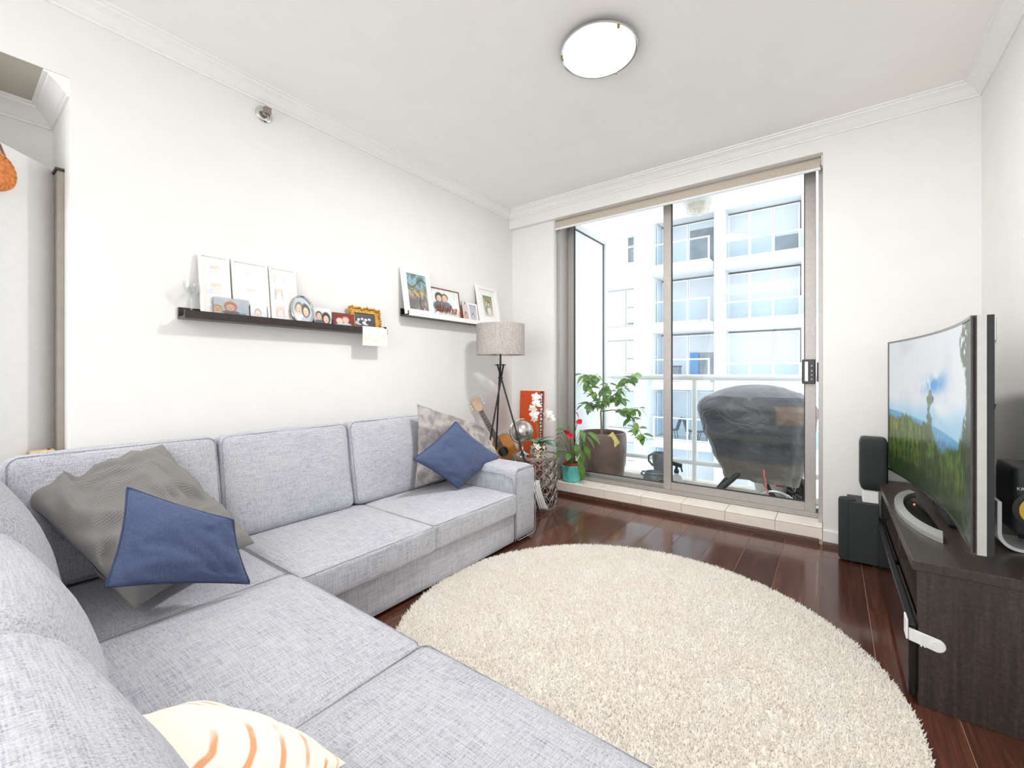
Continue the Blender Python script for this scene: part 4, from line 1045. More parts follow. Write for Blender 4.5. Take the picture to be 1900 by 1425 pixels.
# ================================================================== RUG
RX, RY, RR = -0.742, 1.78, 0.985
rg = MB().lathe([(0.0001, 0.001), (RR-0.02, 0.001), (RR-0.008, 0.005), (RR-0.014, 0.012), (0.0001, 0.012)], (RX, RY), 96).build('rug', 'rugbase', smooth=True, label='round cream shag rug on the dark floorboards', cat='rug', org=(RX, RY, 0.0))
NT_ = 110000
rs = np.random.RandomState(4)
rr = (RR-0.006)*np.sqrt(rs.rand(NT_)); aa = 2*PI*rs.rand(NT_)
bx = rr*np.cos(aa); by = rr*np.sin(aa)
hh = rs.uniform(0.009, 0.017, NT_); la = 2*PI*rs.rand(NT_); ll = rs.uniform(0.003, 0.012, NT_); ww = rs.uniform(0.0022, 0.0042, NT_)
tx, ty = bx+ll*np.cos(la), by+ll*np.sin(la)
V = np.zeros((NT_, 4, 3)); wa_ = 2*PI*rs.rand(NT_)
for k in range(3):
    V[:, k, 0] = bx+ww*np.cos(wa_+2*PI*k/3); V[:, k, 1] = by+ww*np.sin(wa_+2*PI*k/3); V[:, k, 2] = 0.011
V[:, 3, 0] = tx; V[:, 3, 1] = ty; V[:, 3, 2] = 0.011+hh
base = np.arange(NT_)[:, None, None]*4
F = (base+np.array([[0, 1, 3], [1, 2, 3], [2, 0, 3]])[None]).reshape(-1, 3)
me = bpy.data.meshes.new('pile')
me.vertices.add(NT_*4); me.vertices.foreach_set('co', V.reshape(-1).astype(np.float32))
me.loops.add(F.size); me.loops.foreach_set('vertex_index', F.ravel().astype(np.int32))
me.polygons.add(len(F)); me.polygons.foreach_set('loop_start', np.arange(0, F.size, 3, dtype=np.int32))
me.update(calc_edges=True); me.validate()
me.polygons.foreach_set('use_smooth', [True]*len(me.polygons))
me.materials.append(M['rugpile'])
po = bpy.data.objects.new('pile', me); COL.objects.link(po); po.parent = rg; po['kind'] = 'stuff'

# ================================================================== FLOOR LAMP
fx, fy = -2.300, 2.930
lp = thing('floor_lamp', 'tripod floor lamp with a grey linen drum shade behind the sofa arm', 'lamp', (fx, fy, 0))
cz = 1.108
for i, (tx_, ty_) in enumerate(((-1.875, 2.905), (-2.536, 3.131), (-2.3045, 2.622))):
    d = Vector((tx_-fx, ty_-fy, -cz)); up = -d*0.105
    off = Vector((-d.y, d.x, 0)).normalized()*0.009
    MB().tube([(tx_, ty_, 0.004), (fx+off.x, fy+off.y, cz), (fx+up.x+off.x, fy+up.y+off.y, cz+up.z)], 0.0075, 10).build('leg', 'steel', lp, smooth=True)
pts = [(fx+0.020*math.cos(a), fy+0.020*math.sin(a), cz) for a in [2*PI*i/20 for i in range(20)]]
MB().tube(pts, 0.005, 6, closed=True).build('collar', 'steel', lp, smooth=True)
pts = [(fx+0.046*math.cos(a), fy+0.046*math.sin(a), cz+0.112) for a in [2*PI*i/24 for i in range(24)]]
MB().tube(pts, 0.004, 6, closed=True).build('collar', 'steel', lp, smooth=True)
MB().tube([(fx, fy, cz-0.01), (fx, fy, 1.42)], 0.008, 10).build('pole', 'steel', lp, smooth=True)
sh = MB().lathe([(0.205, 1.305), (0.2085, 1.305), (0.2085, 1.568), (0.205, 1.568)], (fx, fy), 56, closed=True).build('lamp_shade', 'shade', lp, smooth=True)
m = MB()
for k in range(3):
    a = 2*PI*k/3+0.4; m.tube([(fx, fy, 1.40), (fx+0.205*math.cos(a), fy+0.205*math.sin(a), 1.32)], 0.003, 6)
m.build('shade_ring', 'silver', lp)
MB().lathe([(0.0001, 1.41), (0.016, 1.41), (0.018, 1.45), (0.032, 1.48), (0.034, 1.50), (0.022, 1.53), (0.0001, 1.54)], (fx, fy), 18).build('bulb', 'whiteplastic', lp, smooth=True)

# ================================================================== LATTICE SIDE TABLE AND WHAT STANDS ON IT
TX, TY, TZ, TR = -2.075, 3.125, 0.440, 0.192
stb = thing('side_table', 'round pierced metal drum side table with a mirrored top', 'side table', (TX, TY, 0))
MB().lathe([(0.0001, TZ-0.008), (TR-0.006, TZ-0.008), (TR-0.006, TZ), (0.0001, TZ)], (TX, TY), 48).build('tabletop', 'mirror', stb, smooth=True, angle=30)
MB().lathe([(TR-0.006, TZ-0.024), (TR, TZ-0.024), (TR+0.003, TZ-0.012), (TR, TZ+0.004), (TR-0.006, TZ+0.004)], (TX, TY), 48, closed=True).build('rim', 'pewter', stb, smooth=True, angle=50)
MB().lathe([(TR-0.012, 0.002), (TR+0.002, 0.002), (TR+0.002, 0.022), (TR-0.012, 0.022)], (TX, TY), 48, closed=True).build('base_ring', 'pewter', stb, smooth=True, angle=50)
lat = MB(); NC, NR = 12, 4; zlo, zhi = 0.020, TZ-0.022; rh = (zhi-zlo)/NR
def cylpt(a, z, r=TR): return (TX+r*math.cos(a), TY+r*math.sin(a), z)
for c_ in range(NC):
    for r_ in range(NR):
        a0 = 2*PI*c_/NC; zc = zlo+rh*(r_+0.5); wa2 = PI/NC
        # pointed ogee ring
        pts = []
        for i in range(24):
            t = 2*PI*i/24; cx_, sy_ = math.cos(t), math.sin(t)
            k = 1.0-0.18*abs(math.sin(2*t)); pts.append(cylpt(a0+wa2*cx_*k, zc+rh*0.5*sy_*k))
        lat.tube(pts, 0.0052, 6, closed=True)
        # drop inside the ring
        pts = [cylpt(a0+wa2*0.42*math.cos(2*PI*i/14)*(1-0.35*math.sin(2*PI*i/14)), zc+rh*0.27*math.sin(2*PI*i/14)) for i in range(14)]
        lat.tube(pts, 0.0040, 6, closed=True)
        lat.tube([cylpt(a0, zc+rh*0.26), cylpt(a0, zc+rh*0.5)], 0.0036, 5); lat.tube([cylpt(a0, zc-rh*0.26), cylpt(a0, zc-rh*0.5)], 0.0036, 5)
lat.build('lattice', 'pewter', stb, smooth=True, fix=False)
# globe
gb = thing('globe', 'brushed silver desk globe on a round foot on the side table', 'globe', (-2.125, 3.075, TZ))
gx, gy, gz = -2.150, 3.045, 0.645
MB().lathe([(0.0001, TZ+0.0005), (0.062, TZ+0.0005), (0.064, TZ+0.006), (0.048, TZ+0.018), (0.020, TZ+0.030), (0.011, TZ+0.045), (0.010, TZ+0.085), (0.0001, TZ+0.085)], (gx, gy), 32).build('foot', 'chrome', gb, smooth=True)
sp = MB(); sp.lathe([(max(0.0001, 0.095*math.sin(PI*i/24)), gz-0.095*math.cos(PI*i/24)) for i in range(25)], (gx, gy), 40)
sp.build('sphere', 'globe', gb, smooth=True, angle=80)
ax = Vector((0.79, 0.61, 0)).normalized()
pts = []
for i in range(25):
    a = math.radians(-98+196*i/24); pts.append(Vector((gx, gy, gz))+(-ax*math.cos(a)+Vector((0, 0, 1))*math.sin(a))*0.108)
MB().tube(pts, 0.0045, 8).build('meridian', 'chrome', gb, smooth=True)
# orchid in a mercury-glass pot
ox, oy = -2.020, 3.095
oc = thing('potted_orchid', 'white orchid with blue-green leaves in a dimpled mercury glass pot', 'potted plant', (ox, oy, TZ))
vs = []; fs = []; NA, NZ = 40, 16
prof = []
for i in range(NZ+1):
    t = i/NZ; prof.append((0.045+0.026*math.sin(PI*(0.12+0.76*t)), TZ+0.0008+0.115*t))
for i, (r, z) in enumerate(prof):
    for k in range(NA):
        a = 2*PI*k/NA; rr_ = r+0.005*math.sin(a*8)*math.sin(i*1.2)
        vs.append((ox+rr_*math.cos(a), oy+rr_*math.sin(a), z))
for i in range(NZ):
    for k in range(NA):
        l = (k+1) % NA; fs.append((i*NA+k, i*NA+l, (i+1)*NA+l, (i+1)*NA+k))
fs.append(tuple(range(NA))[::-1])
MB().add(vs, fs).build('pot', 'mercury', oc, smooth=True, angle=80)
MB().lathe([(0.0001, TZ+0.10), (0.051, TZ+0.098)], (ox, oy), 20).build('bark_mix', 'soil', oc)
stem = [(ox, oy, TZ+0.10), (ox-0.01, oy, 0.68), (ox-0.035, oy, 0.80), (ox-0.05, oy+0.0, 0.90), (ox-0.05, oy, 0.945), (ox-0.02, oy, 0.955)]
MB().tube(stem, 0.003, 6).build('stem', 'stemg', oc, smooth=True)
stem2 = [(ox+0.01, oy, TZ+0.10), (ox+0.015, oy+0.02, 0.66), (ox+0.03, oy+0.04, 0.76), (ox+0.06, oy+0.06, 0.80)]
MB().tube(stem2, 0.003, 6).build('stem', 'stemg', oc, smooth=True)
petal = leaf_mesh('petal', 0.042, 0.034, 'petalw', 0.12, 0.1, 5)
tow = Vector((0.6, -0.8, 0.1)).normalized()
def blossom(p, s=1.0, ph=0.0):
    core = MB().lathe([(0.0001, -0.006), (0.007, 0), (0.0001, 0.008)], (0, 0), 8).xf(Matrix.Translation(p)).build('blossom', 'petalw', oc)
    u = tow.cross(Vector((0, 0, 1))).normalized(); v = u.cross(tow)
    for k in range(5):
        a = ph+2*PI*k/5; put_leaf(petal, 'petal', core, p, u*math.cos(a)+v*math.sin(a)+tow*0.25, rnd.uniform(-0.3, 0.3)+1.2, s*rnd.uniform(0.9, 1.15))
for p, s_ in (((-2.035, 3.075, 0.945), 1.1), ((-2.015, 3.06, 0.895), 1.0), ((-2.065, 3.075, 0.845), 0.95), ((-2.035, 3.06, 0.795), 1.05), ((-2.055, 3.085, 0.755), 0.8), ((-1.955, 3.14, 0.80), 1.1), ((-1.925, 3.15, 0.765), 1.0)):
    blossom(Vector(p), s_, rnd.uniform(0, 1))
lC = leaf_mesh('leaf', 0.19, 0.075, 'leafC', 0.45, 0.22, 8)
for d, s_, z in (((0.9, 0.5, 0.55), 1.0, 0.0), ((0.8, -0.1, 0.25), 1.05, 0.01), ((0.7, 0.8, 0.1), 1.05, 0.0), ((-0.7, -0.4, 0.6), 0.75, 0.0), ((0.3, -0.8, 0.5), 0.7, 0.01), ((-0.3, 0.8, 0.5), 0.8, 0.0), ((0.95, 0.25, 0.9), 0.9, 0.01)):
    put_leaf(lC, 'leaf', oc, (ox, oy, TZ+0.105+z), d, rnd.uniform(-0.3, 0.3), s_)

# ================================================================== ORANGE CANVAS, GUITAR, ANTHURIUM
cvs = thing('canvas_print', 'tall orange canvas print with a navy edge strip leaning in the corner', 'picture', (-2.42, 3.57, 0.118))
def canvas_pt(u, v, d):   # u across, v up, d out of the face (leans back on the wall)
    return (-2.552+0.278*u, 3.553+0.040*v-d, 0.1185+0.852*v)
def cbox(u0, u1, v0, v1, d0, d1):
    return MB().add([canvas_pt(u, v, d) for d in (d1, d0) for u, v in ((u0, v0), (u1, v0), (u1, v1), (u0, v1))],
                    [(0, 3, 2, 1), (4, 5, 6, 7), (0, 1, 5, 4), (1, 2, 6, 5), (2, 3, 7, 6), (3, 0, 4, 7)])
cbox(0, 1, 0, 1, -0.004, 0.016).build('canvas', 'orange', cvs, bevel=0.002)
cbox(0.885, 1.0, 0, 1, 0.0165, 0.018).build('print_strip', 'navydark', cvs, label='navy strip with white printed blocks')
rr2 = random.Random(3); m = MB(); v = 0.03
while v < 0.97:
    hgt = rr2.uniform(0.012, 0.03)
    m2 = cbox(0.905, rr2.uniform(0.95, 0.985), v, v+hgt, 0.0182, 0.0190); m.add(m2.v, m2.f); v += hgt+rr2.uniform(0.008, 0.016)
m.build('print_blocks', 'framewhite', cvs, fix=False)
cbox(0.10, 0.14, 0.925, 0.94, 0.0165, 0.018).build('print_mark', 'mahog', cvs)

gt = thing('guitar', 'acoustic guitar leaning in the corner behind the sofa arm', 'guitar', (-2.33, 3.22, 0.0))
ghole = Vector((-2.42, 3.125, 0.43)); ghead = Vector((-2.632, 2.937, 0.945))
ga = (ghead-ghole).normalized(); gn = Vector((0.62, -0.78, 0.0)); gn = (gn-ga*gn.dot(ga)).normalized(); gr = gn.cross(ga).normalized()  # gr: to the right looking at the face? 
gr = ga.cross(gn).normalized()
def G(s, t, d): return ghole+ga*s+gr*t+gn*d      # s along neck, t across, d out of the face
def bodyw(s):  # half width at station s
    pts = [(-0.44, 0.0), (-0.435, 0.06), (-0.41, 0.115), (-0.36, 0.155), (-0.28, 0.175), (-0.20, 0.165), (-0.12, 0.130), (-0.04, 0.115), (0.03, 0.125), (0.08, 0.128), (0.115, 0.110), (0.135, 0.07), (0.140, 0.0)]
    return pts
right = bodyw(0); outl = [(t, s) for s, t in right]
leftp = [(-t, s) for s, t in right[::-1][1:-1]]
# cutaway: flatten the upper left shoulder
leftp = [(t*(0.42 if s > 0.10 else (0.62 if s > 0.05 else 1)), s) for t, s in leftp]
poly = outl+leftp
MB().prism(poly, lambda t, s, d: G(s, t, d), -0.085, -0.004).build('body', 'mahog', gt, bevel=0.003, seg=1)
MB().prism(poly, lambda t, s, d: G(s, t, d), -0.0038, 0.0).build('soundboard', 'guitar', gt, bevel=0.001, seg=1)
circ = [(0.045*math.cos(2*PI*i/28), 0.045*math.sin(2*PI*i/28)) for i in range(28)]
MB().prism(circ, lambda t, s, d: G(s, t, d), 0.0003, 0.0012).build('sound_hole', 'holeblack', gt)
MB().tube([G(0.052*math.sin(2*PI*i/28), 0.052*math.cos(2*PI*i/28), 0.001) for i in range(28)], 0.0022, 5, closed=True).build('rosette', 'fret', gt)
MB().obox(G(-0.18, 0, 0.006), gr*0.05, ga*0.012, gn*0.005).build('bridge', 'fret', gt, bevel=0.002)
m = MB().add([G(0.05, -0.026, 0.0005), G(0.05, 0.026, 0.0005), G(0.43, 0.021, 0.0005), G(0.43, -0.021, 0.0005), G(0.05, -0.026, 0.009), G(0.05, 0.026, 0.009), G(0.43, 0.021, 0.009), G(0.43, -0.021, 0.009)],
             [(0, 3, 2, 1), (4, 5, 6, 7), (0, 1, 5, 4), (1, 2, 6, 5), (2, 3, 7, 6), (3, 0, 4, 7)])
nk = m.build('fretboard', 'fret', gt)
m = MB()
for k in range(14):
    s = 0.43-0.36*(1-2**(-k/12))*1.72
    if s > 0.06: m.obox(G(s, 0, 0.0095), gr*0.0225, ga*0.0012, gn*0.0008)
m.build('frets', 'silver', nk, fix=False)
MB().prism([(0.022*math.cos(PI*i/8), -0.014*math.sin(PI*i/8)) for i in range(9)], lambda t, d, s: G(s, t, d), 0.135, 0.435).build('neck', 'headst', gt, smooth=True, angle=50)
hb = gn*-0.012
m = MB(); hp = [(-0.022, 0.43), (0.022, 0.43), (0.036, 0.46), (0.040, 0.555), (0.0, 0.562), (-0.040, 0.555), (-0.036, 0.46)]
m.prism(hp, lambda t, s, d: G(s, t, d-(s-0.43)*0.15), -0.010, 0.004); m.build('headstock', 'headst', gt, bevel=0.0015, seg=1)
for sd in (-1, 1):
    for k in range(3):
        s = 0.475+0.03*k
        MB().tube([G(s, sd*0.036, -0.008), G(s, sd*0.056, -0.010)], 0.003, 6).build('tuning_peg', 'silver', gt)
        MB().obox(G(s, sd*0.060, -0.010), gr*0.005, ga*0.008, gn*0.004).build('tuning_peg', 'whiteplastic', gt, bevel=0.002)
m = MB()
for k in range(6):
    t = -0.018+0.0072*k; m.tube([G(-0.18, t, 0.012), G(0.43, t*0.85, 0.0125)], 0.0006, 4)
m.build('strings', 'silver', gt, fix=False)

ax_, ay_ = -2.005, 3.655
an = thing('potted_anthurium', 'red anthurium in a faceted turquoise pot on the tiled sill', 'potted plant', (ax_, ay_, 0.118))
PZ = 0.1182
m = MB(); n = 12
pr = [(0.0001, PZ), (0.070, PZ), (0.082, PZ+0.012), (0.092, PZ+0.09), (0.094, PZ+0.150), (0.088, PZ+0.155), (0.084, PZ+0.150), (0.082, PZ+0.06), (0.0001, PZ+0.055)]
m.lathe(pr, (ax_, ay_), 14); m.build('pot', 'turq', an, smooth=True, angle=22)
MB().lathe([(0.0001, PZ+0.06), (0.066, PZ+0.06), (0.078, PZ+0.165), (0.081, PZ+0.165), (0.081, PZ+0.178), (0.072, PZ+0.178), (0.070, PZ+0.160), (0.0001, PZ+0.158)], (ax_, ay_), 28).build('inner_pot', 'terra', an, smooth=True, angle=50)
MB().lathe([(0.0001, PZ+0.168), (0.0695, PZ+0.163)], (ax_, ay_), 20).build('soil', 'soil', an)
lB = leaf_mesh('leaf', 0.145, 0.060, 'leafB', 0.35, 0.2, 7); lB2 = leaf_mesh('leaf', 0.085, 0.062, 'leafB', 0.25, 0.2, 6)
c0 = Vector((ax_, ay_, PZ+0.165))
def stalk(p, mat='stemg', r=0.0025, q=None):
    q = c0+Vector((rnd.uniform(-0.02, 0.02), rnd.uniform(-0.02, 0.02), 0)); p = Vector(p)
    mid = q.lerp(p, 0.5)+Vector((0, 0, 0.05))
    MB().tube([tuple(q), tuple(q.lerp(mid, 0.5)+Vector((0, 0, 0.015))), tuple(mid), tuple(p)], r, 6).build('stem', mat, an, smooth=True)
right_leaves = [((-1.90, 3.62, 0.55), (0.5, -0.1, -0.8)), ((-1.87, 3.63, 0.50), (0.35, 0.0, -1)), ((-1.84, 3.64, 0.56), (0.7, 0.0, -0.5)), ((-1.86, 3.60, 0.43), (0.25, -0.1, -1)), ((-1.88, 3.58, 0.38), (0.3, -0.2, -0.9)),
                ((-1.85, 3.64, 0.47), (0.55, -0.1, -0.9)), ((-1.92, 3.60, 0.49), (0.2, -0.3, -0.9)), ((-1.83, 3.66, 0.60), (0.8, 0.0, -0.4)), ((-1.89, 3.62, 0.62), (0.5, -0.4, -0.3)), ((-1.86, 3.58, 0.31), (0.2, -0.2, -0.9))]
for p, d in right_leaves: stalk(p); put_leaf(lB, 'leaf', an, p, d, rnd.uniform(-0.5, 0.5), rnd.uniform(0.85, 1.1))
left_leaves = [((-2.03, 3.55, 0.62), (-0.7, -0.4, 0.05)), ((-2.05, 3.57, 0.58), (-0.8, 0.1, -0.1)), ((-1.98, 3.56, 0.65), (0.6, -0.5, 0.05)), ((-2.06, 3.54, 0.54), (-0.7, -0.6, -0.2)), ((-2.03, 3.52, 0.42), (-0.5, -0.7, -0.6)), ((-2.05, 3.56, 0.38), (-0.8, -0.2, -0.5)), ((-1.97, 3.54, 0.40), (0.3, -0.8, -0.5)), ((-2.02, 3.53, 0.48), (-0.4, -0.8, -0.2))]
for p, d in left_leaves: stalk(p); put_leaf(lB2, 'leaf', an, p, d, rnd.uniform(-0.5, 0.5), rnd.uniform(0.9, 1.15))
spa = leaf_mesh('spathe', 0.085, 0.075, 'red', -0.1, 0.15, 7)
for p, d in (((-1.895, 3.60, 0.735), (-0.5, 0.1, 0.5)), ((-1.91, 3.60, 0.715), (0.6, -0.3, -0.5)), ((-1.968, 3.545, 0.585), (0.5, -0.3, -0.5)), ((-1.965, 3.55, 0.575), (-0.5, -0.4, 0.35))):
    stalk(p, r=0.002); put_leaf(spa, 'spathe', an, p, d, 0.6, 0.85)
    q = Vector(p)+Vector(d).normalized()*0.012
    MB().tube([tuple(q), tuple(q+Vector(d).normalized()*0.03+Vector((0.01, -0.012, 0.02)))], [0.004, 0.0025], 6).build('spadix', 'red', an, smooth=True)

# ================================================================== TV BENCH
SX0, SX1, SY0, SY1, SZ = 0.223, 0.655, 2.028, 3.438, 0.502
tb = thing('tv_bench', 'long low black-brown woodgrain television bench along the right wall', 'cabinet', (0.44, 2.73, 0))
MB().box(SX0, SY0, SZ-0.034, SX1, SY1, SZ).build('top', 'wenge', tb, bevel=0.002)
MB().box(SX0+0.016, SY0+0.008, 0.0, SX1, SY0+0.040, SZ-0.0345).build('side_panel', 'wenge', tb, bevel=0.001)
MB().box(SX0+0.016, SY1-0.040, 0.0, SX1, SY1-0.008, SZ-0.0345).build('side_panel', 'wenge', tb, bevel=0.001)
MB().box(SX1-0.02, SY0+0.041, 0.02, SX1-0.004, SY1-0.041, SZ-0.0345).build('back_panel', 'wenge', tb)
MB().box(SX0+0.03, SY0+0.041, 0.262, SX1-0.021, SY1-0.041, 0.282).build('shelf', 'wenge', tb)
MB().box(SX0+0.03, 2.722, 0.283, SX1-0.021, 2.744, SZ-0.0345).build('divider', 'wenge', tb)
MB().box(SX0+0.04, SY0+0.041, 0.0, SX1-0.021, SY1-0.041, 0.02).build('bottom', 'wenge', tb)
for a, b_ in ((SY0+0.006, 2.731), (2.735, SY1-0.006)):
    d = MB().box(SX0-0.010, a, 0.028, SX0+0.010, b_, 0.266).build('drawer', 'blackgloss', tb, bevel=0.002)
    MB().box(SX0-0.010, a+0.004, 0.2665, SX0+0.011, b_-0.004, 0.274).build('drawer_rail', 'black', d, bevel=0.002, seg=1)
    MB().box(SX0+0.011, a+0.03, 0.05, SX0+0.028, b_-0.03, 0.25).build('drawer_box', 'wenge', d)
MB().box(0.30, 2.80, 0.2825, 0.55, 3.22, 0.335).build('media_player', 'blackgloss', bevel=0.004, label='low black media player in the open shelf of the television bench', cat='media player')
# child locks
lk = thing('child_lock', 'white plastic child lock strap on the near end of the television bench', 'child lock', (0.25, 2.02, 0.20))
prof = [(0.012*0, 0)]
pts2 = []
for i in range(11):
    a = -PI/2+PI*i/10; pts2.append((0.285+0.022*math.cos(a), 0.2265+0.022*math.sin(a)-0.0))
poly = [(0.214, 0.222), (0.214, 0.264)]+[(p[0], p[1]) for p in pts2[::-1]]
MB().prism(poly, lambda a, b_, d: (a, d, b_), 2.026, 2.0345).build('strap', 'whiteplastic', lk, bevel=0.002)
MB().prism([(0.285+0.016*math.cos(2*PI*i/24), 0.2265+0.016*math.sin(2*PI*i/24)) for i in range(24)], lambda a, b_, d: (a, d, b_), 2.0235, 2.0258).build('button', 'whiteplastic', lk)
for xx in (0.243, 0.252): MB().box(xx, 2.0238, 0.211, xx+0.004, 2.0258, 0.252).build('ridge', 'whiteplastic', lk)
MB().box(0.2065, 2.025, 0.224, 0.2125, 2.085, 0.292).build('hook_plate', 'whiteplastic', lk, bevel=0.002)
lk2 = thing('child_lock', 'white plastic child lock at the far end of the television bench by the subwoofer', 'child lock', (0.21, 3.42, 0.24))
MB().box(0.2065, 3.375, 0.222, 0.2125, 3.434, 0.290).build('hook_plate', 'whiteplastic', lk2, bevel=0.002)
MB().box(0.2065, 3.4345, 0.226, 0.290, 3.4425, 0.270).build('strap', 'whiteplastic', lk2, bevel=0.002)

# ================================================================== TELEVISION
TA = Vector((0.3535, 1.962)); TB_ = Vector((0.267, 3.389)); tz0, tz1 = 0.578, 1.332
tv = thing('television', 'large curved flat screen television showing a forest and sky', 'television', (0.40, 2.66, SZ))
td = (TB_-TA); tl = td.length; td = td.normalized(); tn = Vector((-td.y, td.x)).normalized()   # tn points to the viewer (-x)
if tn.x > 0: tn = -tn
SAG = 0.055
def TVP(s, z, d):
    """s 0..1 near to far, d forward (towards the viewer)"""
    p = TA+td*(tl*s)+tn*(d-SAG*4*s*(1-s)); return (p.x, p.y, z)
def slab(s0, s1, z0, z1, d0, d1, n=28):
    m = MB(); vs = []; fs = []
    for i in range(n+1):
        s = s0+(s1-s0)*i/n
        vs += [TVP(s, z0, d0), TVP(s, z1, d0), TVP(s, z1, d1), TVP(s, z0, d1)]
    for i in range(n):
        a = 4*i; fs += [(a, a+1, a+5, a+4), (a+1, a+2, a+6, a+5), (a+2, a+3, a+7, a+6), (a+3, a, a+4, a+7)]
    fs += [(0, 3, 2, 1), (4*n, 4*n+1, 4*n+2, 4*n+3)]
    return m.add(vs, fs)
slab(0, 1, tz0+0.004, tz1-0.004, -0.010, -0.003).build('panel', 'blackgloss', tv)
bz = 0.009
m = MB()
for q in (slab(0.0, 0.007, tz0, tz1, -0.012, 0.002, 2), slab(0.9935, 1.0, tz0, tz1, -0.012, 0.002, 2), slab(0.0071, 0.9934, tz1-bz, tz1, -0.012, 0.002), slab(0.0071, 0.9934, tz0, tz0+bz, -0.012, 0.002)): m.add(q.v, q.f)
m.build('bezel', simple('dark_bezel', (96, 90, 88), 0.2, metal=0.7), tv, fix=False)
m = MB()
for q in (slab(-0.0005, 1.0005, tz0-0.001, tz1+0.001, -0.034, -0.0125),): m.add(q.v, q.f)
m.build('chrome_edge', 'silver', tv)
m = MB(); q = slab(-0.0002, 1.0, tz0, tz1, -0.051, -0.0345); m.add(q.v, q.f); q = slab(0.28, 0.80, tz0+0.05, tz1-0.22, -0.075, -0.0515); m.add(q.v, q.f)
m.build('rear_housing', 'black', tv, fix=False)
# the picture
H_, W_ = 170, 330
u = np.linspace(0, 1, W_)[None, :].repeat(H_, 0); v = np.linspace(0, 1, H_)[:, None].repeat(W_, 1)
n1 = vnoise(H_, W_, (3, 4), 5, 1); n2 = vnoise(H_, W_, (6, 12), 5, 2); n3 = vnoise(H_, W_, (10, 60), 4, 3); n4 = vnoise(H_, W_, (40, 50), 3, 4)
img = np.zeros((H_, W_, 3))
def C3(r, g, b): return np.array((r, g, b))/255.
def blend(mask, col):
    global img
    mask = np.clip(mask, 0, 1)[..., None]; img = img*(1-mask)+col*mask
def sm(x, a, b): t = np.clip((x-a)/(b-a), 0, 1); return t*t*(3-2*t)
img[:] = C3(222, 226, 230)
blend(sm(n1, 0.45, 0.7)*0.6, C3(198, 206, 214))
blend(np.exp(-(((u-0.50)/0.15)**2+((v-0.30-0.16*(0.5-u))/0.065)**2)*1.4)*sm(n2, 0.35, 0.6)*1.3, C3(74, 150, 216))
blend(sm(v+0.05*u, 0.40, 0.56)*(0.55+0.5*n2), C3(142, 196, 226))
blend(np.exp(-(((u-0.52)/0.22)**2+((v-0.45)/0.06)**2))*sm(n1, 0.4, 0.6)*0.9, C3(232, 236, 238))
ridge = 0.515+0.085*u
blend(sm(v-ridge, 0.0, 0.012), C3(92, 158, 196))
blend(sm(v-ridge-0.035, 0.0, 0.05)*(0.6+0.5*n3), C3(86, 128, 164))
blend(sm(v-ridge-0.02, 0.0, 0.01)*sm(n3, 0.55, 0.7)*0.5, C3(160, 196, 208))
treeline = 0.60+0.13*np.exp(-((u-0.62)/0.14)**2)-0.09*n3+0.02*np.sin(u*26)-0.05*sm(u, 0.78, 0.9)
fm = sm(v-treeline, -0.01, 0.02)
fc = C3(82, 108, 46)*(0.30+0.95*n3[..., None])*(0.65+0.6*n4[..., None])+C3(18, 20, 6)*n2[..., None]
fc = fc*(1.05-0.45*sm(v, 0.68, 1.0)[..., None])+C3(44, 30, 10)*(np.exp(-((u-0.06)/0.06)**2)*np.exp(-((v-0.62)/0.06)**2))[..., None]
img = img*(1-fm[..., None])+fc*fm[..., None]
dk = sm(v-(0.86+0.04*u), 0, 0.03)*sm(n2, 0.35, 0.5)*0.6; blend(dk, C3(24, 44, 20))
# lone tall tree
tx_ = 0.445
wid = 0.008+0.028*np.exp(-((v-0.40)/0.045)**2)+0.024*np.exp(-((v-0.53)/0.04)**2)+0.02*sm(v, 0.55, 0.66)
tm = (np.abs(u-tx_+0.01*np.sin(v*30)) < wid*(0.6+0.8*n4))*(v > 0.34)*(v < 0.68)
blend(tm*0.9*(0.5+0.5*n4), C3(60, 84, 52))
# right-hand tree
edge = 0.862-0.03*np.sin(v*14)-0.06*n2+0.05*sm(v, 0.05, 0.3)-0.05*sm(v, 0.4, 0.62)
rm = sm(u-edge, -0.005, 0.03)*sm(n4+0.30*sm(u, 0.88, 0.97), 0.34, 0.50)
blend(rm*0.95, C3(48, 62, 44)); blend(rm*sm(n4, 0.5, 0.7)*0.5, C3(92, 104, 92))
gm = sm(u-0.93, 0, 0.04)*sm(v, 0.80, 0.9)*sm(n3, 0.5, 0.65); blend(gm*0.6, C3(190, 196, 176))
paint_grid('screen', np.clip(img, 0, 1), lambda a, b_: TVP(0.9930-(0.9930-0.0075)*a, tz0+bz+0.0003+(tz1-tz0-2*bz-0.0006)*b_, -0.0018), 'screen', tv)
# curved foot
vs = []; fs = []; n = 40
def footpt(t, r):   # arc in front of and under the screen
    a = math.radians(-68+136*t); c = Vector((0.395, 2.71))
    return c+Vector((-0.155*r*math.cos(a), 0.46*r*math.sin(a)))
m = MB()
for i in range(n+1):
    t = i/n; p, q = footpt(t, 1.0), footpt(t, 0.80)
    vs += [(p.x, p.y, SZ+0.001), (q.x, q.y, SZ+0.001), (q.x, q.y, SZ+0.026), (p.x, p.y, SZ+0.020)]
for i in range(n):
    a = 4*i; fs += [(a, a+1, a+5, a+4), (a+1, a+2, a+6, a+5), (a+2, a+3, a+7, a+6), (a+3, a, a+4, a+7)]
fs += [(0, 3, 2, 1), (4*n, 4*n+1, 4*n+2, 4*n+3)]
m.add(vs, fs).build('foot', 'silver', tv, smooth=True, angle=35)
m = MB(); vs = []; fs = []
for i in range(n+1):
    q = footpt(i/n, 0.795); vs.append((q.x, q.y, SZ+0.0012)); 
vs2 = [(x_, y_, z_+0.010) for x_, y_, z_ in vs]
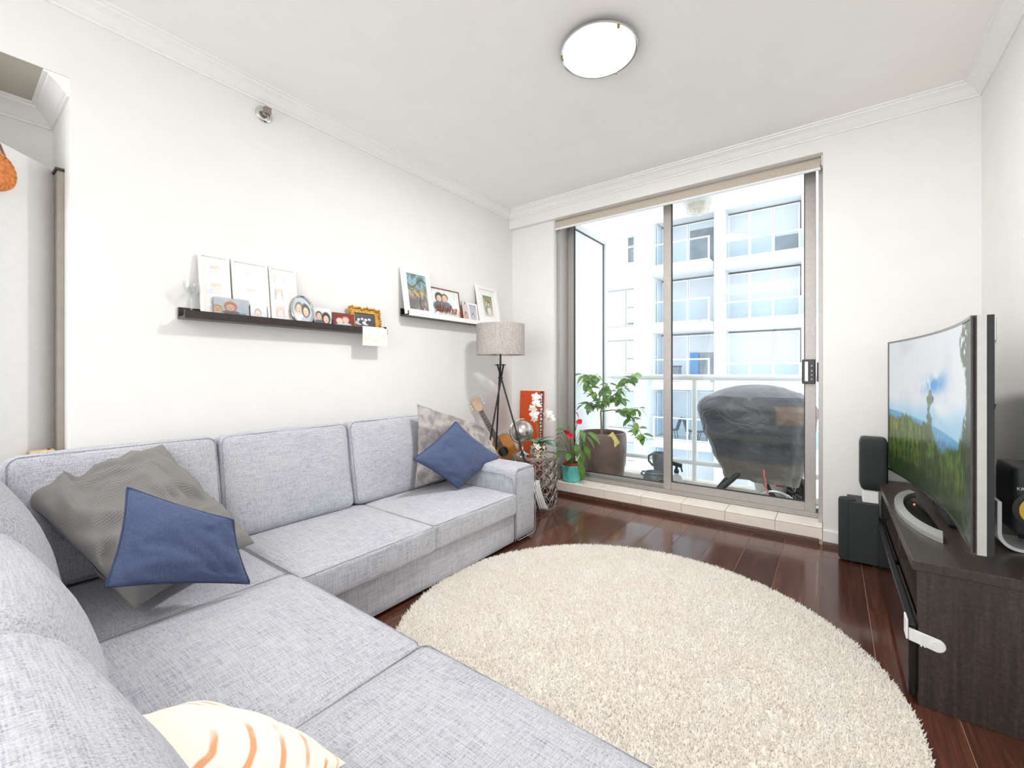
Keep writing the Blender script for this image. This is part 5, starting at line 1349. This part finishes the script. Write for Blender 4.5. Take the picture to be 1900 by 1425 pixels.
k = len(vs); m.add(vs+vs2, [tuple(range(k))[::-1], tuple(range(k, 2*k))]+[(i, (i+1) % k, k+(i+1) % k, k+i) for i in range(k)])
m.build('foot_plate', 'blackgloss', tv)
MB().box(0.385, 2.52, SZ+0.0125, 0.43, 2.86, 0.70).build('neck', 'black', tv, bevel=0.006)
MB().lathe([(0.0001, SZ+0.0125), (0.004, SZ+0.0125), (0.004, SZ+0.0155), (0.0001, SZ+0.016)], (0.318, 2.83), 10).build('standby_light', 'led', tv)

# ================================================================== SPEAKERS
sw = thing('subwoofer', 'black subwoofer with a rounded front edge on the floor by the window wall', 'speaker', (0.13, 3.41, 0))
MB().box(0.075, 3.315, 0.012, 0.2215, 3.51, 0.372).build('cabinet', 'blackbox', sw, bevel=0.004)
MB().lathe([(0.0001, 0.012), (0.052, 0.012), (0.054, 0.02), (0.054, 0.365), (0.050, 0.378), (0.0001, 0.380)], (0.0745, 3.368), 32, 0.82, 1.0).build('front_column', 'meshcloth', sw, smooth=True, angle=45)
for a, b_ in ((0.10, 3.34), (0.20, 3.34), (0.10, 3.49), (0.20, 3.49)): MB().lathe([(0.012, 0), (0.014, 0.0125)], (a, b_), 10).build('foot', 'black', sw)
MB().box(0.146, 3.34, 0.3728, 0.2215, 3.42, 0.4475).build('white_box', 'whiteplastic', bevel=0.004, label='small white box between the subwoofer and the satellite speaker', cat='box')
st_ = thing('satellite_speaker', 'black rounded satellite speaker standing on a small white box behind the television', 'speaker', (0.195, 3.39, 0.448))
rbox((0.0665, 0.062, 0.158), 0.026, 7).xf(Matrix.Translation((0.199, 3.40, 0.606))).build('cabinet', 'blackbox', st_, smooth=True, angle=60)
MB().add([], []) 
gcl = rbox((0.058, 0.006, 0.148), 0.006, 4).xf(Matrix.Translation((0.199, 3.334, 0.606))).build('grille', 'meshcloth', st_, smooth=True, angle=60)

ws = thing('speaker_stand', 'white bent plastic stand under the black monitor speaker', 'stand', (0.55, 2.40, SZ))
path = [(0.487, 0.690), (0.487, 0.60)]+[(0.547-0.060*math.cos(a), 0.575-0.060*math.sin(a)) for a in [PI/2*i/8 for i in range(9)]]+[(0.66, 0.515)]
inner = []
for i, p in enumerate(path):
    a = Vector(path[max(0, i-1)]); b_ = Vector(path[min(len(path)-1, i+1)]); d = (b_-a).normalized(); nn_ = Vector((-d.y, d.x)); inner.append((p[0]+nn_.x*0.012, p[1]+nn_.y*0.012))
off = SZ+0.0012-min(p[1] for p in path+inner)
poly = [(p[0], p[1]+off) for p in path]+[(p[0], p[1]+off) for p in inner[::-1]]
MB().prism(poly, lambda a, b_, d: (a, d, b_), 2.335, 2.52).build('bent_sheet', 'whiteplastic', ws, bevel=0.002)
for yy in (2.365, 2.485): MB().box(0.575, yy, SZ+0.0145, 0.655, yy+0.015, 0.5665).build('pad', 'black', ws)

mk = thing('monitor_speaker', 'black studio monitor speaker with a yellow cone at the right edge', 'speaker', (0.60, 2.42, 0.567))
rbox((0.0775, 0.115, 0.122), 0.018, 7).xf(Matrix.Translation((0.6005, 2.437, 0.6895))).build('cabinet', 'blackbox', mk, smooth=True, angle=60)
Tm = Matrix(((1, 0, 0, 0.590), (0, 0, 1, 2.3218), (0, 1, 0, 0.662), (0, 0, 0, 1)))
MB().lathe([(0.058, -0.002), (0.070, -0.002), (0.072, -0.008), (0.064, -0.012), (0.055, -0.010)], (0, 0), 40, closed=True).xf(Tm).build('surround', 'rubber', mk, smooth=True)
MB().lathe([(0.0555, -0.006), (0.03, 0.004), (0.018, 0.008), (0.0001, -0.001)], (0, 0), 36).xf(Tm @ Matrix.Translation((0, 0, -0.006))).build('cone', 'yellow', mk, smooth=True)
Tt = Matrix(((1, 0, 0, 0.594), (0, 0, 1, 2.3215), (0, 1, 0, 0.766), (0, 0, 0, 1)))
MB().lathe([(0.0001, -0.008), (0.012, -0.006), (0.018, -0.002), (0.030, -0.003), (0.030, -0.001)], (0, 0), 28).xf(Tt).build('tweeter', 'yellow', mk, smooth=True)
rbox((0.050, 0.003, 0.010), 0.003, 3).xf(Matrix.Translation((0.604, 2.3215, 0.583))).build('port', 'holeblack', mk, smooth=True)
tv_, tf_ = text_geo('KRK', 0.016)
MB().add([(0.546+x_, 2.3195, 0.735+y_) for x_, y_, z_ in tv_], tf_).build('lettering', 'framewhite', mk, fix=False, label='white lettering')

# thermostat plate and cable on the right wall
tp = thing('wall_intercom', 'small white plate fixed to the right wall above the television', 'wall plate', (XR-0.008, 3.31, 1.32))
MB().box(XR-0.016, 3.272, 1.318, XR-0.0005, 3.338, 1.440).build('plate', 'whiteplastic', tp, bevel=0.004)
MB().box(XR-0.0185, 3.290, 1.395, XR-0.0165, 3.320, 1.420).build('display', 'pale', tp)
MB().tube([(XR-0.006, 3.27, 0.99), (XR-0.010, 3.275, 0.95), (XR-0.018, 3.285, 0.88), (XR-0.010, 3.28, 0.74), (XR-0.010, 3.27, 0.62), (XR-0.012, 3.26, 0.508)], 0.0035, 8).build('power_cable', 'black', smooth=True, label='black cable hanging on the right wall behind the television', cat='cable')

# ================================================================== PICTURE LEDGES
def ledge(label, y0, y1, zb, back_h, lip_h, depth, lipmat, name='picture_ledge'):
    t = thing(name, label, 'shelf', (XL+depth/2, (y0+y1)/2, zb))
    MB().box(XL+0.0005, y0, zb, XL+0.012, y1, zb+back_h).build('back_rail', 'darkwood', t, bevel=0.001, seg=1)
    MB().box(XL+0.0125, y0, zb, XL+depth-0.0125, y1, zb+0.012).build('shelf_board', 'darkwood', t, bevel=0.001, seg=1)
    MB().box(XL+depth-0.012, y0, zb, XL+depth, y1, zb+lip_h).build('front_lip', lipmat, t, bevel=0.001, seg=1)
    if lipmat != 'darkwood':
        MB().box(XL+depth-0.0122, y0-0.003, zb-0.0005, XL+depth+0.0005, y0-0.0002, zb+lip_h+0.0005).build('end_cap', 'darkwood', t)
    return t
D1 = 0.105
ledge('dark espresso picture ledge on the left wall carrying the oval and gilt frames', 0.745, 1.955, 1.424, 0.060, 0.040, D1, 'darkwood')
ledge('picture ledge with window glare painted on its front lip above the floor lamp', 2.150, 3.36, 1.588, 0.060, 0.036, D1, 'framewhite')  # window reflection given to the lip as white colour
ZB1, ZB2 = 1.424+0.0125, 1.588+0.0125

def photo(h=40, w_=48, bg=(200, 205, 205), bg2=None, people=(), seed=0, grain=0.06):
    a = np.zeros((h, w_, 3)); v = np.linspace(0, 1, h)[:, None].repeat(w_, 1); u = np.linspace(0, 1, w_)[None, :].repeat(h, 0)
    b1 = np.array(bg)/255.; b2 = np.array(bg2 or bg)/255.
    a[:] = b1[None, None]*(1-v[..., None])+b2[None, None]*v[..., None]
    a += (vnoise(h, w_, (4, 5), 3, seed)[..., None]-0.5)*grain*2
    def ell(cx, cy, rx, ry, col, soft=0.25):
        d = ((u-cx)/rx)**2+((v-cy)/ry)**2; m = np.clip((1+soft-d)/(2*soft), 0, 1)[..., None]
        a[:] = a*(1-m)+np.array(col)/255.*m
    for (cx, cy, r, skin, hair, shirt, longh) in people:
        asp = h/w_ if False else 1.0
        ell(cx, cy+2.5*r, 1.9*r, 1.55*r, shirt)
        ell(cx, cy-0.12*r, 1.02*r*(1.15 if longh else 1), (1.45 if longh else 1.12)*r, hair)
        ell(cx, cy+0.15*r, 0.74*r, 0.95*r, tuple(min(255, c_+18) for c_ in skin))
        for sx in (-0.3, 0.3): ell(cx+sx*r, cy+0.02*r, 0.12*r, 0.08*r, (70, 50, 44))
        ell(cx, cy+0.55*r, 0.28*r, 0.09*r, (176, 84, 84))
    return np.clip(a, 0, 1)

def frame(label, yc, zb, w_, h, fw, mat, arr, ft=0.014, lean=12, xb=None, name='framed_photo', group=None, parts=None, matte=None):
    """frame on a ledge: leans back against the wall. local: (across, up, out)"""
    a = math.radians(lean)
    xb = xb if xb is not None else XL+0.014+h*math.sin(a)+ft*math.cos(a)
    t = thing(name, label, 'picture frame', (xb, yc, zb), group)
    up = Vector((-math.sin(a), 0, math.cos(a))); out = Vector((math.cos(a), 0, math.sin(a))); base = Vector((xb, yc, zb))+Vector((0, 0, ft*math.sin(a)*0.0))
    def Pf(u, v, d): return base+Vector((0, u, 0))+up*v+out*d
    def bx(m, u0, u1, v0, v1, d0, d1):
        m.add([Pf(u, v, d) for d in (d0, d1) for u, v in ((u0, v0), (u1, v0), (u1, v1), (u0, v1))], [(0, 3, 2, 1), (4, 5, 6, 7), (0, 1, 5, 4), (1, 2, 6, 5), (2, 3, 7, 6), (3, 0, 4, 7)]); return m
    W2 = w_/2
    if fw > 0:
        m = MB(); bx(m, -W2, -W2+fw, 0, h, -ft, 0); bx(m, W2-fw, W2, 0, h, -ft, 0); bx(m, -W2+fw, W2-fw, 0, fw, -ft, 0); bx(m, -W2+fw, W2-fw, h-fw, h, -ft, 0)
        m.build('frame', mat, t, fix=False)
    bx(MB(), -W2+fw, W2-fw, fw, h-fw, -ft, -ft+0.004).build('backing', 'frameblack', t)
    if matte:
        bx(MB(), -W2+fw, W2-fw, fw, h-fw, -ft+0.0042, -ft+0.006).build('mat_board', matte[1], t)
        mt = matte[0]; d = -ft+0.0065
    else: mt = 0; d = -ft+0.0065
    if arr is not None:
        x0, x1, y0, y1 = -W2+fw+mt, W2-fw-mt, fw+mt, h-fw-mt
        paint_grid('photo', arr, lambda u, v: Pf(x0+(x1-x0)*u, y0+(y1-y0)*v, d), 'photo', t)
    if parts: parts(t, Pf, bx)
    return t
def collage(rows, cols, seed, pal):
    """print areas of a multi-aperture frame: pale, overexposed pictures"""
    rs_ = random.Random(seed)
    def fn(t, Pf, bx, W=0.0, H=0.0): pass
    return fn
def apertures(t, Pf, cells, seed):
    for i, (u0, u1, v0, v1, bgc, b2) in enumerate(cells):
        paint_grid('photo', photo(20, 24, bgc, b2, [(0.4, 0.42, 0.16, (236, 210, 196), (196, 186, 182), (214, 218, 226), False), (0.64, 0.46, 0.15, (238, 214, 200), (204, 194, 188), (226, 220, 220), True)], seed+i, 0.03),
                   lambda u, v, a=(u0, u1, v0, v1): Pf(a[0]+(a[1]-a[0])*u, a[2]+(a[3]-a[2])*v, -0.0068), 'photo', t)
PALE = [((232, 236, 242), (226, 230, 238)), ((242, 234, 232), (238, 230, 228)), ((238, 236, 232), (230, 232, 236)), ((240, 238, 238), (232, 228, 226))]
def coll(label, yc, w_, h, cells, seed, lean=8):
    def parts(t, Pf, bx): apertures(t, Pf, cells, seed)
    return frame(label, yc, ZB1, w_, h, 0.012, 'framewhite', None, 0.014, lean, None, 'collage_frame', None, parts, (0, 'framewhite'))
coll('white multi-photo frame with faded prints, leftmost on the long ledge', 0.897, 0.142, 0.345, [(-0.042, 0.042, 0.232, 0.305)+PALE[0], (-0.042, 0.042, 0.135, 0.208)+PALE[1], (-0.042, 0.042, 0.040, 0.112)+PALE[2]], 1)
coll('white multi-photo frame with faded prints, in the middle of three on the ledge', 1.072, 0.188, 0.345, [(-0.058, 0.058, 0.232, 0.305)+PALE[2], (-0.058, 0.058, 0.135, 0.208)+PALE[1], (-0.058, 0.058, 0.040, 0.112)+PALE[0]], 5)
coll('white multi-photo frame with small dark prints beside the oval photo', 1.252, 0.155, 0.345, [(-0.05, 0.012, 0.25, 0.31, (206, 204, 204), (180, 178, 180)), (0.026, 0.062, 0.26, 0.31)+PALE[0], (-0.05, -0.004, 0.15, 0.215, (206, 190, 182), (170, 160, 158)), (0.012, 0.060, 0.16, 0.215)+PALE[2], (-0.05, 0.0, 0.045, 0.11, (222, 206, 196), (206, 186, 176)), (0.014, 0.060, 0.045, 0.11)+PALE[3]], 9)
XF = XL+D1-0.014
# clear acrylic photo holder
def acr(t, Pf, bx): bx(MB(), -0.088, 0.088, 0.0, 0.118, 0.0005, 0.0045).build('acrylic', 'clear', t)
frame('small clear acrylic photo block with an orange-lit couple in front of the white frames', 0.965, ZB1, 0.170, 0.115, 0.0, 'framewhite',
      photo(36, 54, (226, 232, 240), (190, 206, 226), [(0.47, 0.40, 0.16, (240, 190, 160), (214, 122, 84), (84, 84, 96), True), (0.10, 0.52, 0.14, (238, 176, 128), (214, 150, 96), (226, 226, 230), False), (0.84, 0.78, 0.10, (120, 170, 216), (96, 140, 200), (110, 160, 214), False)], 21), 0.008, 6, XF-0.012, 'acrylic_photo', None, acr)
frame('small faded photo print standing right of the clear acrylic block', 1.100, ZB1, 0.085, 0.095, 0.0, 'framewhite', photo(24, 24, (226, 232, 238), (206, 214, 226), [(0.45, 0.45, 0.2, (230, 200, 184), (170, 160, 158), (190, 200, 216), False)], 23), 0.006, 6, XF-0.012, 'photo_print')
# oval frame
ov = thing('oval_frame', 'oval silver photo frame with a man and a dark-haired woman', 'picture frame', (XF-0.02, 1.352, ZB1))
a_ = math.radians(12); upv = Vector((-math.sin(a_), 0, math.cos(a_))); outv = Vector((math.cos(a_), 0, math.sin(a_))); bo = Vector((XF-0.018, 1.352, ZB1+0.094))
def Ov(u, v, d): return bo+Vector((0, u, 0))+upv*v+outv*d
m = MB(); ring = [(0.066*math.cos(2*PI*i/40), 0.092*math.sin(2*PI*i/40)) for i in range(40)]
m.tube([Ov(u, v, 0) for u, v in ring], 0.0062, 8, closed=True).build('rim', 'chrome', ov, smooth=True)
MB().prism(ring, lambda u, v, d: Ov(u, v, d), -0.018, -0.004).build('backing', 'frameblack', ov)
arr = photo(44, 40, (170, 190, 206), (210, 216, 220), [(0.34, 0.42, 0.20, (222, 168, 140), (96, 74, 62), (216, 222, 232), False), (0.68, 0.50, 0.18, (228, 178, 152), (44, 36, 36), (186, 190, 202), True)], 31)
hh_, ww_, _ = arr.shape
def disk(u, v):   # square -> disc mapping keeps the print oval
    a, b_ = 2*u-1, 2*v-1
    return a*math.sqrt(1-b_*b_/2), b_*math.sqrt(1-a*a/2)
paint_grid('photo', arr, lambda u, v: Ov(0.062*disk(u, v)[0], 0.088*disk(u, v)[1], -0.0035), 'photo', ov)
MB().add([Ov(-0.012, -0.09, -0.018), Ov(0.012, -0.09, -0.018), Ov(0.012, 0.02, -0.018), Ov(-0.012, 0.02, -0.018), Ov(-0.012, -0.088, -0.045), Ov(0.012, -0.088, -0.045)], [(0, 1, 2, 3), (0, 4, 5, 1), (4, 3, 2, 5), (0, 3, 4), (1, 5, 2)]).build('easel_leg', 'frameblack', ov)
frame('frameless photo print of a smiling couple right of the oval frame', 1.487, ZB1, 0.116, 0.128, 0.0, 'framewhite', photo(36, 34, (232, 234, 236), (196, 198, 204), [(0.30, 0.40, 0.19, (224, 176, 152), (84, 68, 62), (92, 96, 110), False), (0.70, 0.52, 0.21, (226, 182, 158), (50, 42, 42), (120, 122, 134), True)], 41), 0.006, 8, XF-0.02, 'photo_print')
frame('small photo with a red background and two people in pale clothes', 1.636, ZB1, 0.158, 0.112, 0.0, 'framewhite', photo(34, 46, (132, 44, 40), (104, 28, 30), [(0.30, 0.50, 0.16, (236, 196, 176), (216, 196, 186), (236, 230, 230), False), (0.58, 0.40, 0.17, (232, 186, 160), (196, 150, 120), (200, 206, 222), False)], 43), 0.006, 8, XF-0.02, 'photo_print')
def ornate(t, Pf, bx):
    m = MB()
    for i in range(13):
        for (u, v) in ((-0.118+0.236*i/12, 0.166+0.006*math.sin(i*2.1)), (-0.118+0.236*i/12, 0.006)):
            m.tube([Pf(u-0.008, v, 0.004), Pf(u, v+0.006*math.sin(i), 0.009), Pf(u+0.008, v, 0.004)], [0.005, 0.008, 0.005], 6)
    for i in range(9):
        for u in (-0.119, 0.119): m.tube([Pf(u, 0.012+0.15*i/8-0.007, 0.004), Pf(u+0.004*math.sin(i*2), 0.012+0.15*i/8, 0.010), Pf(u, 0.012+0.15*i/8+0.007, 0.004)], [0.005, 0.008, 0.005], 6)
    m.build('carving', 'gold', t, smooth=True, fix=False)
frame('ornate gilt photo frame with a black and white group picture', 1.812, ZB1, 0.236, 0.170, 0.036, 'gold',
      photo(34, 46, (92, 94, 98), (66, 66, 70), [(0.22, 0.46, 0.10, (226, 226, 226), (70, 70, 70), (210, 210, 212), False), (0.40, 0.40, 0.10, (226, 226, 226), (60, 60, 60), (60, 60, 64), False), (0.56, 0.44, 0.10, (230, 230, 230), (70, 70, 70), (240, 240, 240), True), (0.74, 0.40, 0.10, (220, 220, 220), (60, 60, 60), (70, 70, 76), False)], 47, 0.05), 0.016, 10, None, 'framed_photo', None, ornate)
# greeting card clipped over the ledge lip
cd_ = thing('greeting_card', 'cream floral greeting card hanging over the right end of the ledge', 'card', (XL+D1+0.004, 1.848, 1.338))
arr = photo(30, 38, (252, 247, 236), (250, 244, 230), [], 51, 0.02)
for cx, cy, r in ((0.18, 0.66, 0.09), (0.5, 0.72, 0.10), (0.86, 0.45, 0.09)):
    yy, xx = np.mgrid[0:30, 0:38]; d = np.hypot(xx/37-cx, (yy/29-cy)); arr[d < r] = np.array((240, 232, 200))/255.; arr[d < r*0.4] = np.array((232, 220, 168))/255.
MB().box(XL+D1+0.001, 1.748, 1.338, XL+D1+0.0035, 1.948, 1.470).build('sheet', 'framewhite', cd_)
paint_grid('print', arr, lambda u, v: (XL+D1+0.0042, 1.749+0.198*u, 1.339+0.130*v), 'photo', cd_)
MB().box(XL+D1-0.014, 1.925, 1.4642, XL+D1+0.007, 1.940, 1.478).build('clip', 'black', cd_, bevel=0.001)
# clear stemmed glass at the left end
gx_, gy_ = XL+0.058, 0.787
gl = thing('stemmed_glass', 'clear stemmed glass at the left end of the long picture ledge', 'glass', (gx_, gy_, ZB1))
MB().lathe([(0.0001, ZB1+0.0002), (0.030, ZB1+0.0002), (0.030, ZB1+0.003), (0.006, ZB1+0.010), (0.004, ZB1+0.03), (0.004, ZB1+0.095), (0.008, ZB1+0.105), (0.024, ZB1+0.120), (0.034, ZB1+0.145), (0.037, ZB1+0.172), (0.035, ZB1+0.172), (0.031, ZB1+0.147), (0.021, ZB1+0.124), (0.0001, ZB1+0.112)], (gx_, gy_), 28).build('bowl', 'clear', gl, smooth=True)

# ---- second ledge
H_, W_ = 46, 34
arr = photo(H_, W_, (150, 196, 214), (120, 118, 112), [], 61, 0.02)
nn1 = vnoise(H_, W_, (4, 4), 4, 62); nn2 = vnoise(H_, W_, (9, 7), 3, 63); vv = np.linspace(0, 1, H_)[:, None].repeat(W_, 1); uu = np.linspace(0, 1, W_)[None, :].repeat(H_, 0)
def bl(mask, col):
    mm_ = np.clip(mask, 0, 1)[..., None]; arr[:] = arr*(1-mm_)+np.array(col)/255.*mm_
bl(sm(nn1, 0.45, 0.6), (112, 128, 120)); bl(sm(nn2, 0.5, 0.65)*(vv > 0.3), (206, 172, 122)); bl(sm(vv, 0.55, 0.75)*sm(nn2, 0.3, 0.5), (118, 112, 116))
bl(sm(vv+uu*0.5, 1.1, 1.3)*sm(nn1, 0.35, 0.5), (214, 178, 150)); bl((np.abs(uu-0.2-0.6*vv+0.1*np.sin(vv*9)) < 0.03)*(vv > 0.45), (86, 80, 84)); bl((np.abs(vv-0.24-0.12*np.sin(uu*6)) < 0.02), (60, 84, 88))
frame('large cream frame with a painted tree picture, leftmost on the second ledge', 2.275, ZB2, 0.285, 0.372, 0.042, 'framewhite', arr, 0.018, 10)
tvs, tfs = text_geo('Aloha', 0.105, 0.002, 0.42)
def aloha(t, Pf, bx):
    m = MB(); m.v = [tuple(Pf(x_-0.025, 0.082+y_, 0.012+z_)) for x_, y_, z_ in tvs]; m.f = list(tfs)
    m.build('lettering', 'copper', t, fix=False, label='copper script lettering')
    m = MB(); m.tube([Pf(0.158, 0.004, 0.004), Pf(0.158, 0.09, 0.012)], 0.006, 6)
    for k in range(4): m.tube([Pf(0.150, 0.012+0.022*k, 0.010), Pf(0.158, 0.02+0.022*k, 0.020), Pf(0.166, 0.012+0.022*k, 0.010)], 0.006, 6)
    m.build('ornament', 'copper', t, fix=False)
frame('copper wire frame with the word Aloha under a couple photo', 2.600, ZB2, 0.335, 0.262, 0.008, 'copper',
      photo(44, 52, (232, 236, 232), (238, 240, 240), [(0.26, 0.30, 0.12, (226, 186, 164), (60, 52, 52), (98, 102, 112), True), (0.46, 0.28, 0.12, (226, 184, 162), (98, 78, 68), (110, 116, 128), False)], 65), 0.012, 9, XF-0.02, 'framed_photo', None, aloha)
frame('narrow photo print between the copper frame and a small white frame', 2.822, ZB2, 0.072, 0.185, 0.0, 'framewhite', photo(36, 18, (214, 220, 222), (196, 170, 160), [(0.5, 0.25, 0.2, (222, 190, 172), (110, 104, 100), (170, 180, 190), False), (0.5, 0.72, 0.2, (214, 140, 120), (150, 90, 80), (190, 110, 100), False)], 67), 0.006, 9, XF-0.015, 'photo_print')
frame('small white frame standing before the rightmost frame on the second ledge', 2.925, ZB2, 0.128, 0.182, 0.016, 'framewhite', photo(34, 24, (170, 170, 184), (210, 206, 214), [(0.5, 0.75, 0.22, (200, 180, 184), (120, 110, 124), (196, 196, 206), False)], 69), 0.012, 9, XF-0.015)
frame('white frame with a couple among trees, rightmost on the second ledge', 3.145, ZB2, 0.300, 0.372, 0.030, 'framewhite', photo(46, 34, (128, 140, 96), (222, 216, 206), [(0.40, 0.36, 0.13, (226, 190, 166), (110, 88, 70), (120, 150, 166), False), (0.58, 0.42, 0.12, (230, 196, 174), (96, 66, 56), (236, 220, 206), True)], 71, 0.10), 0.018, 10, None, 'framed_photo', None, None, (0.055, 'framewhite'))

# ================================================================== THINGS AT THE ALCOVE
# orange straw bag hanging on the folding door
hb_ = thing('hanging_bag', 'orange woven round bag hanging on the folding door at the left edge', 'bag', (-2.69, 0.12, 1.86))
dv = Vector((0.21, -0.20, 0)).normalized(); nv = Vector((0.69, 0.72, 0)).normalized()
if nv.dot(Vector((2.7, -0.2, 0))) < 0: nv = -nv
hc = Vector((-2.70, 0.118, 1.955))+nv*0.045
m = MB(); m.lathe([(0.0001, -0.022), (0.05, -0.022), (0.074, -0.014), (0.078, 0.0), (0.074, 0.014), (0.05, 0.022), (0.0001, 0.022)], (0, 0), 36)
zv = Vector((0, 0, 1)); xv = dv
m.xf(Matrix(((xv.x, zv.x, nv.x, hc.x), (xv.y, zv.y, nv.y, hc.y), (xv.z, zv.z, nv.z, hc.z), (0, 0, 0, 1)))).build('bag', 'cordbrown', hb_, smooth=True)
m = MB()
for k in range(20):
    a = 2*PI*k/20
    m.tube([hc+(xv*math.cos(a)+zv*math.sin(a))*0.062+nv*0.018, hc+(xv*math.cos(a)+zv*math.sin(a))*0.064+nv*0.0225], 0.004, 6)
m.build('stitching', 'gold', hb_, fix=False)
MB().tube([hc+xv*0.05+zv*0.058, hc+xv*0.03+zv*0.12-nv*0.01, hc+zv*0.145-nv*0.02, hc-xv*0.03+zv*0.12-nv*0.01, hc-xv*0.05+zv*0.058], 0.004, 6).build('strap', 'mahog', hb_, smooth=True)
# pale console just inside the opening
cn = thing('console_table', 'low pale wooden ledge just visible behind the left sofa back', 'console', (-2.86, 0.22, 0))
MB().box(-2.78, 0.250, 0.790, -2.72, 0.322, 0.815).build('top', 'palewood', cn, bevel=0.002)
MB().box(-2.775, 0.255, 0.0, -2.725, 0.315, 0.7895).build('body', 'palewood', cn, bevel=0.001)
MB().lathe([(0.0001, 0.8155), (0.005, 0.8155), (0.006, 0.820), (0.0001, 0.824)], (-2.745, 0.305), 10).build('knob', 'mahog', cn, smooth=True)

# ------------------------------------------------------------------ power of the ceiling lamp
pl = bpy.data.lights.new('ceiling_light_bulb', 'AREA'); pl.shape = 'DISK'; pl.size = 0.3; pl.energy = 35; pl.color = (1.0, 0.99, 0.975)
plo = bpy.data.objects.new('ceiling_light_bulb', pl); COL.objects.link(plo); plo.location = (0, 0, -0.01); plo.parent = cl
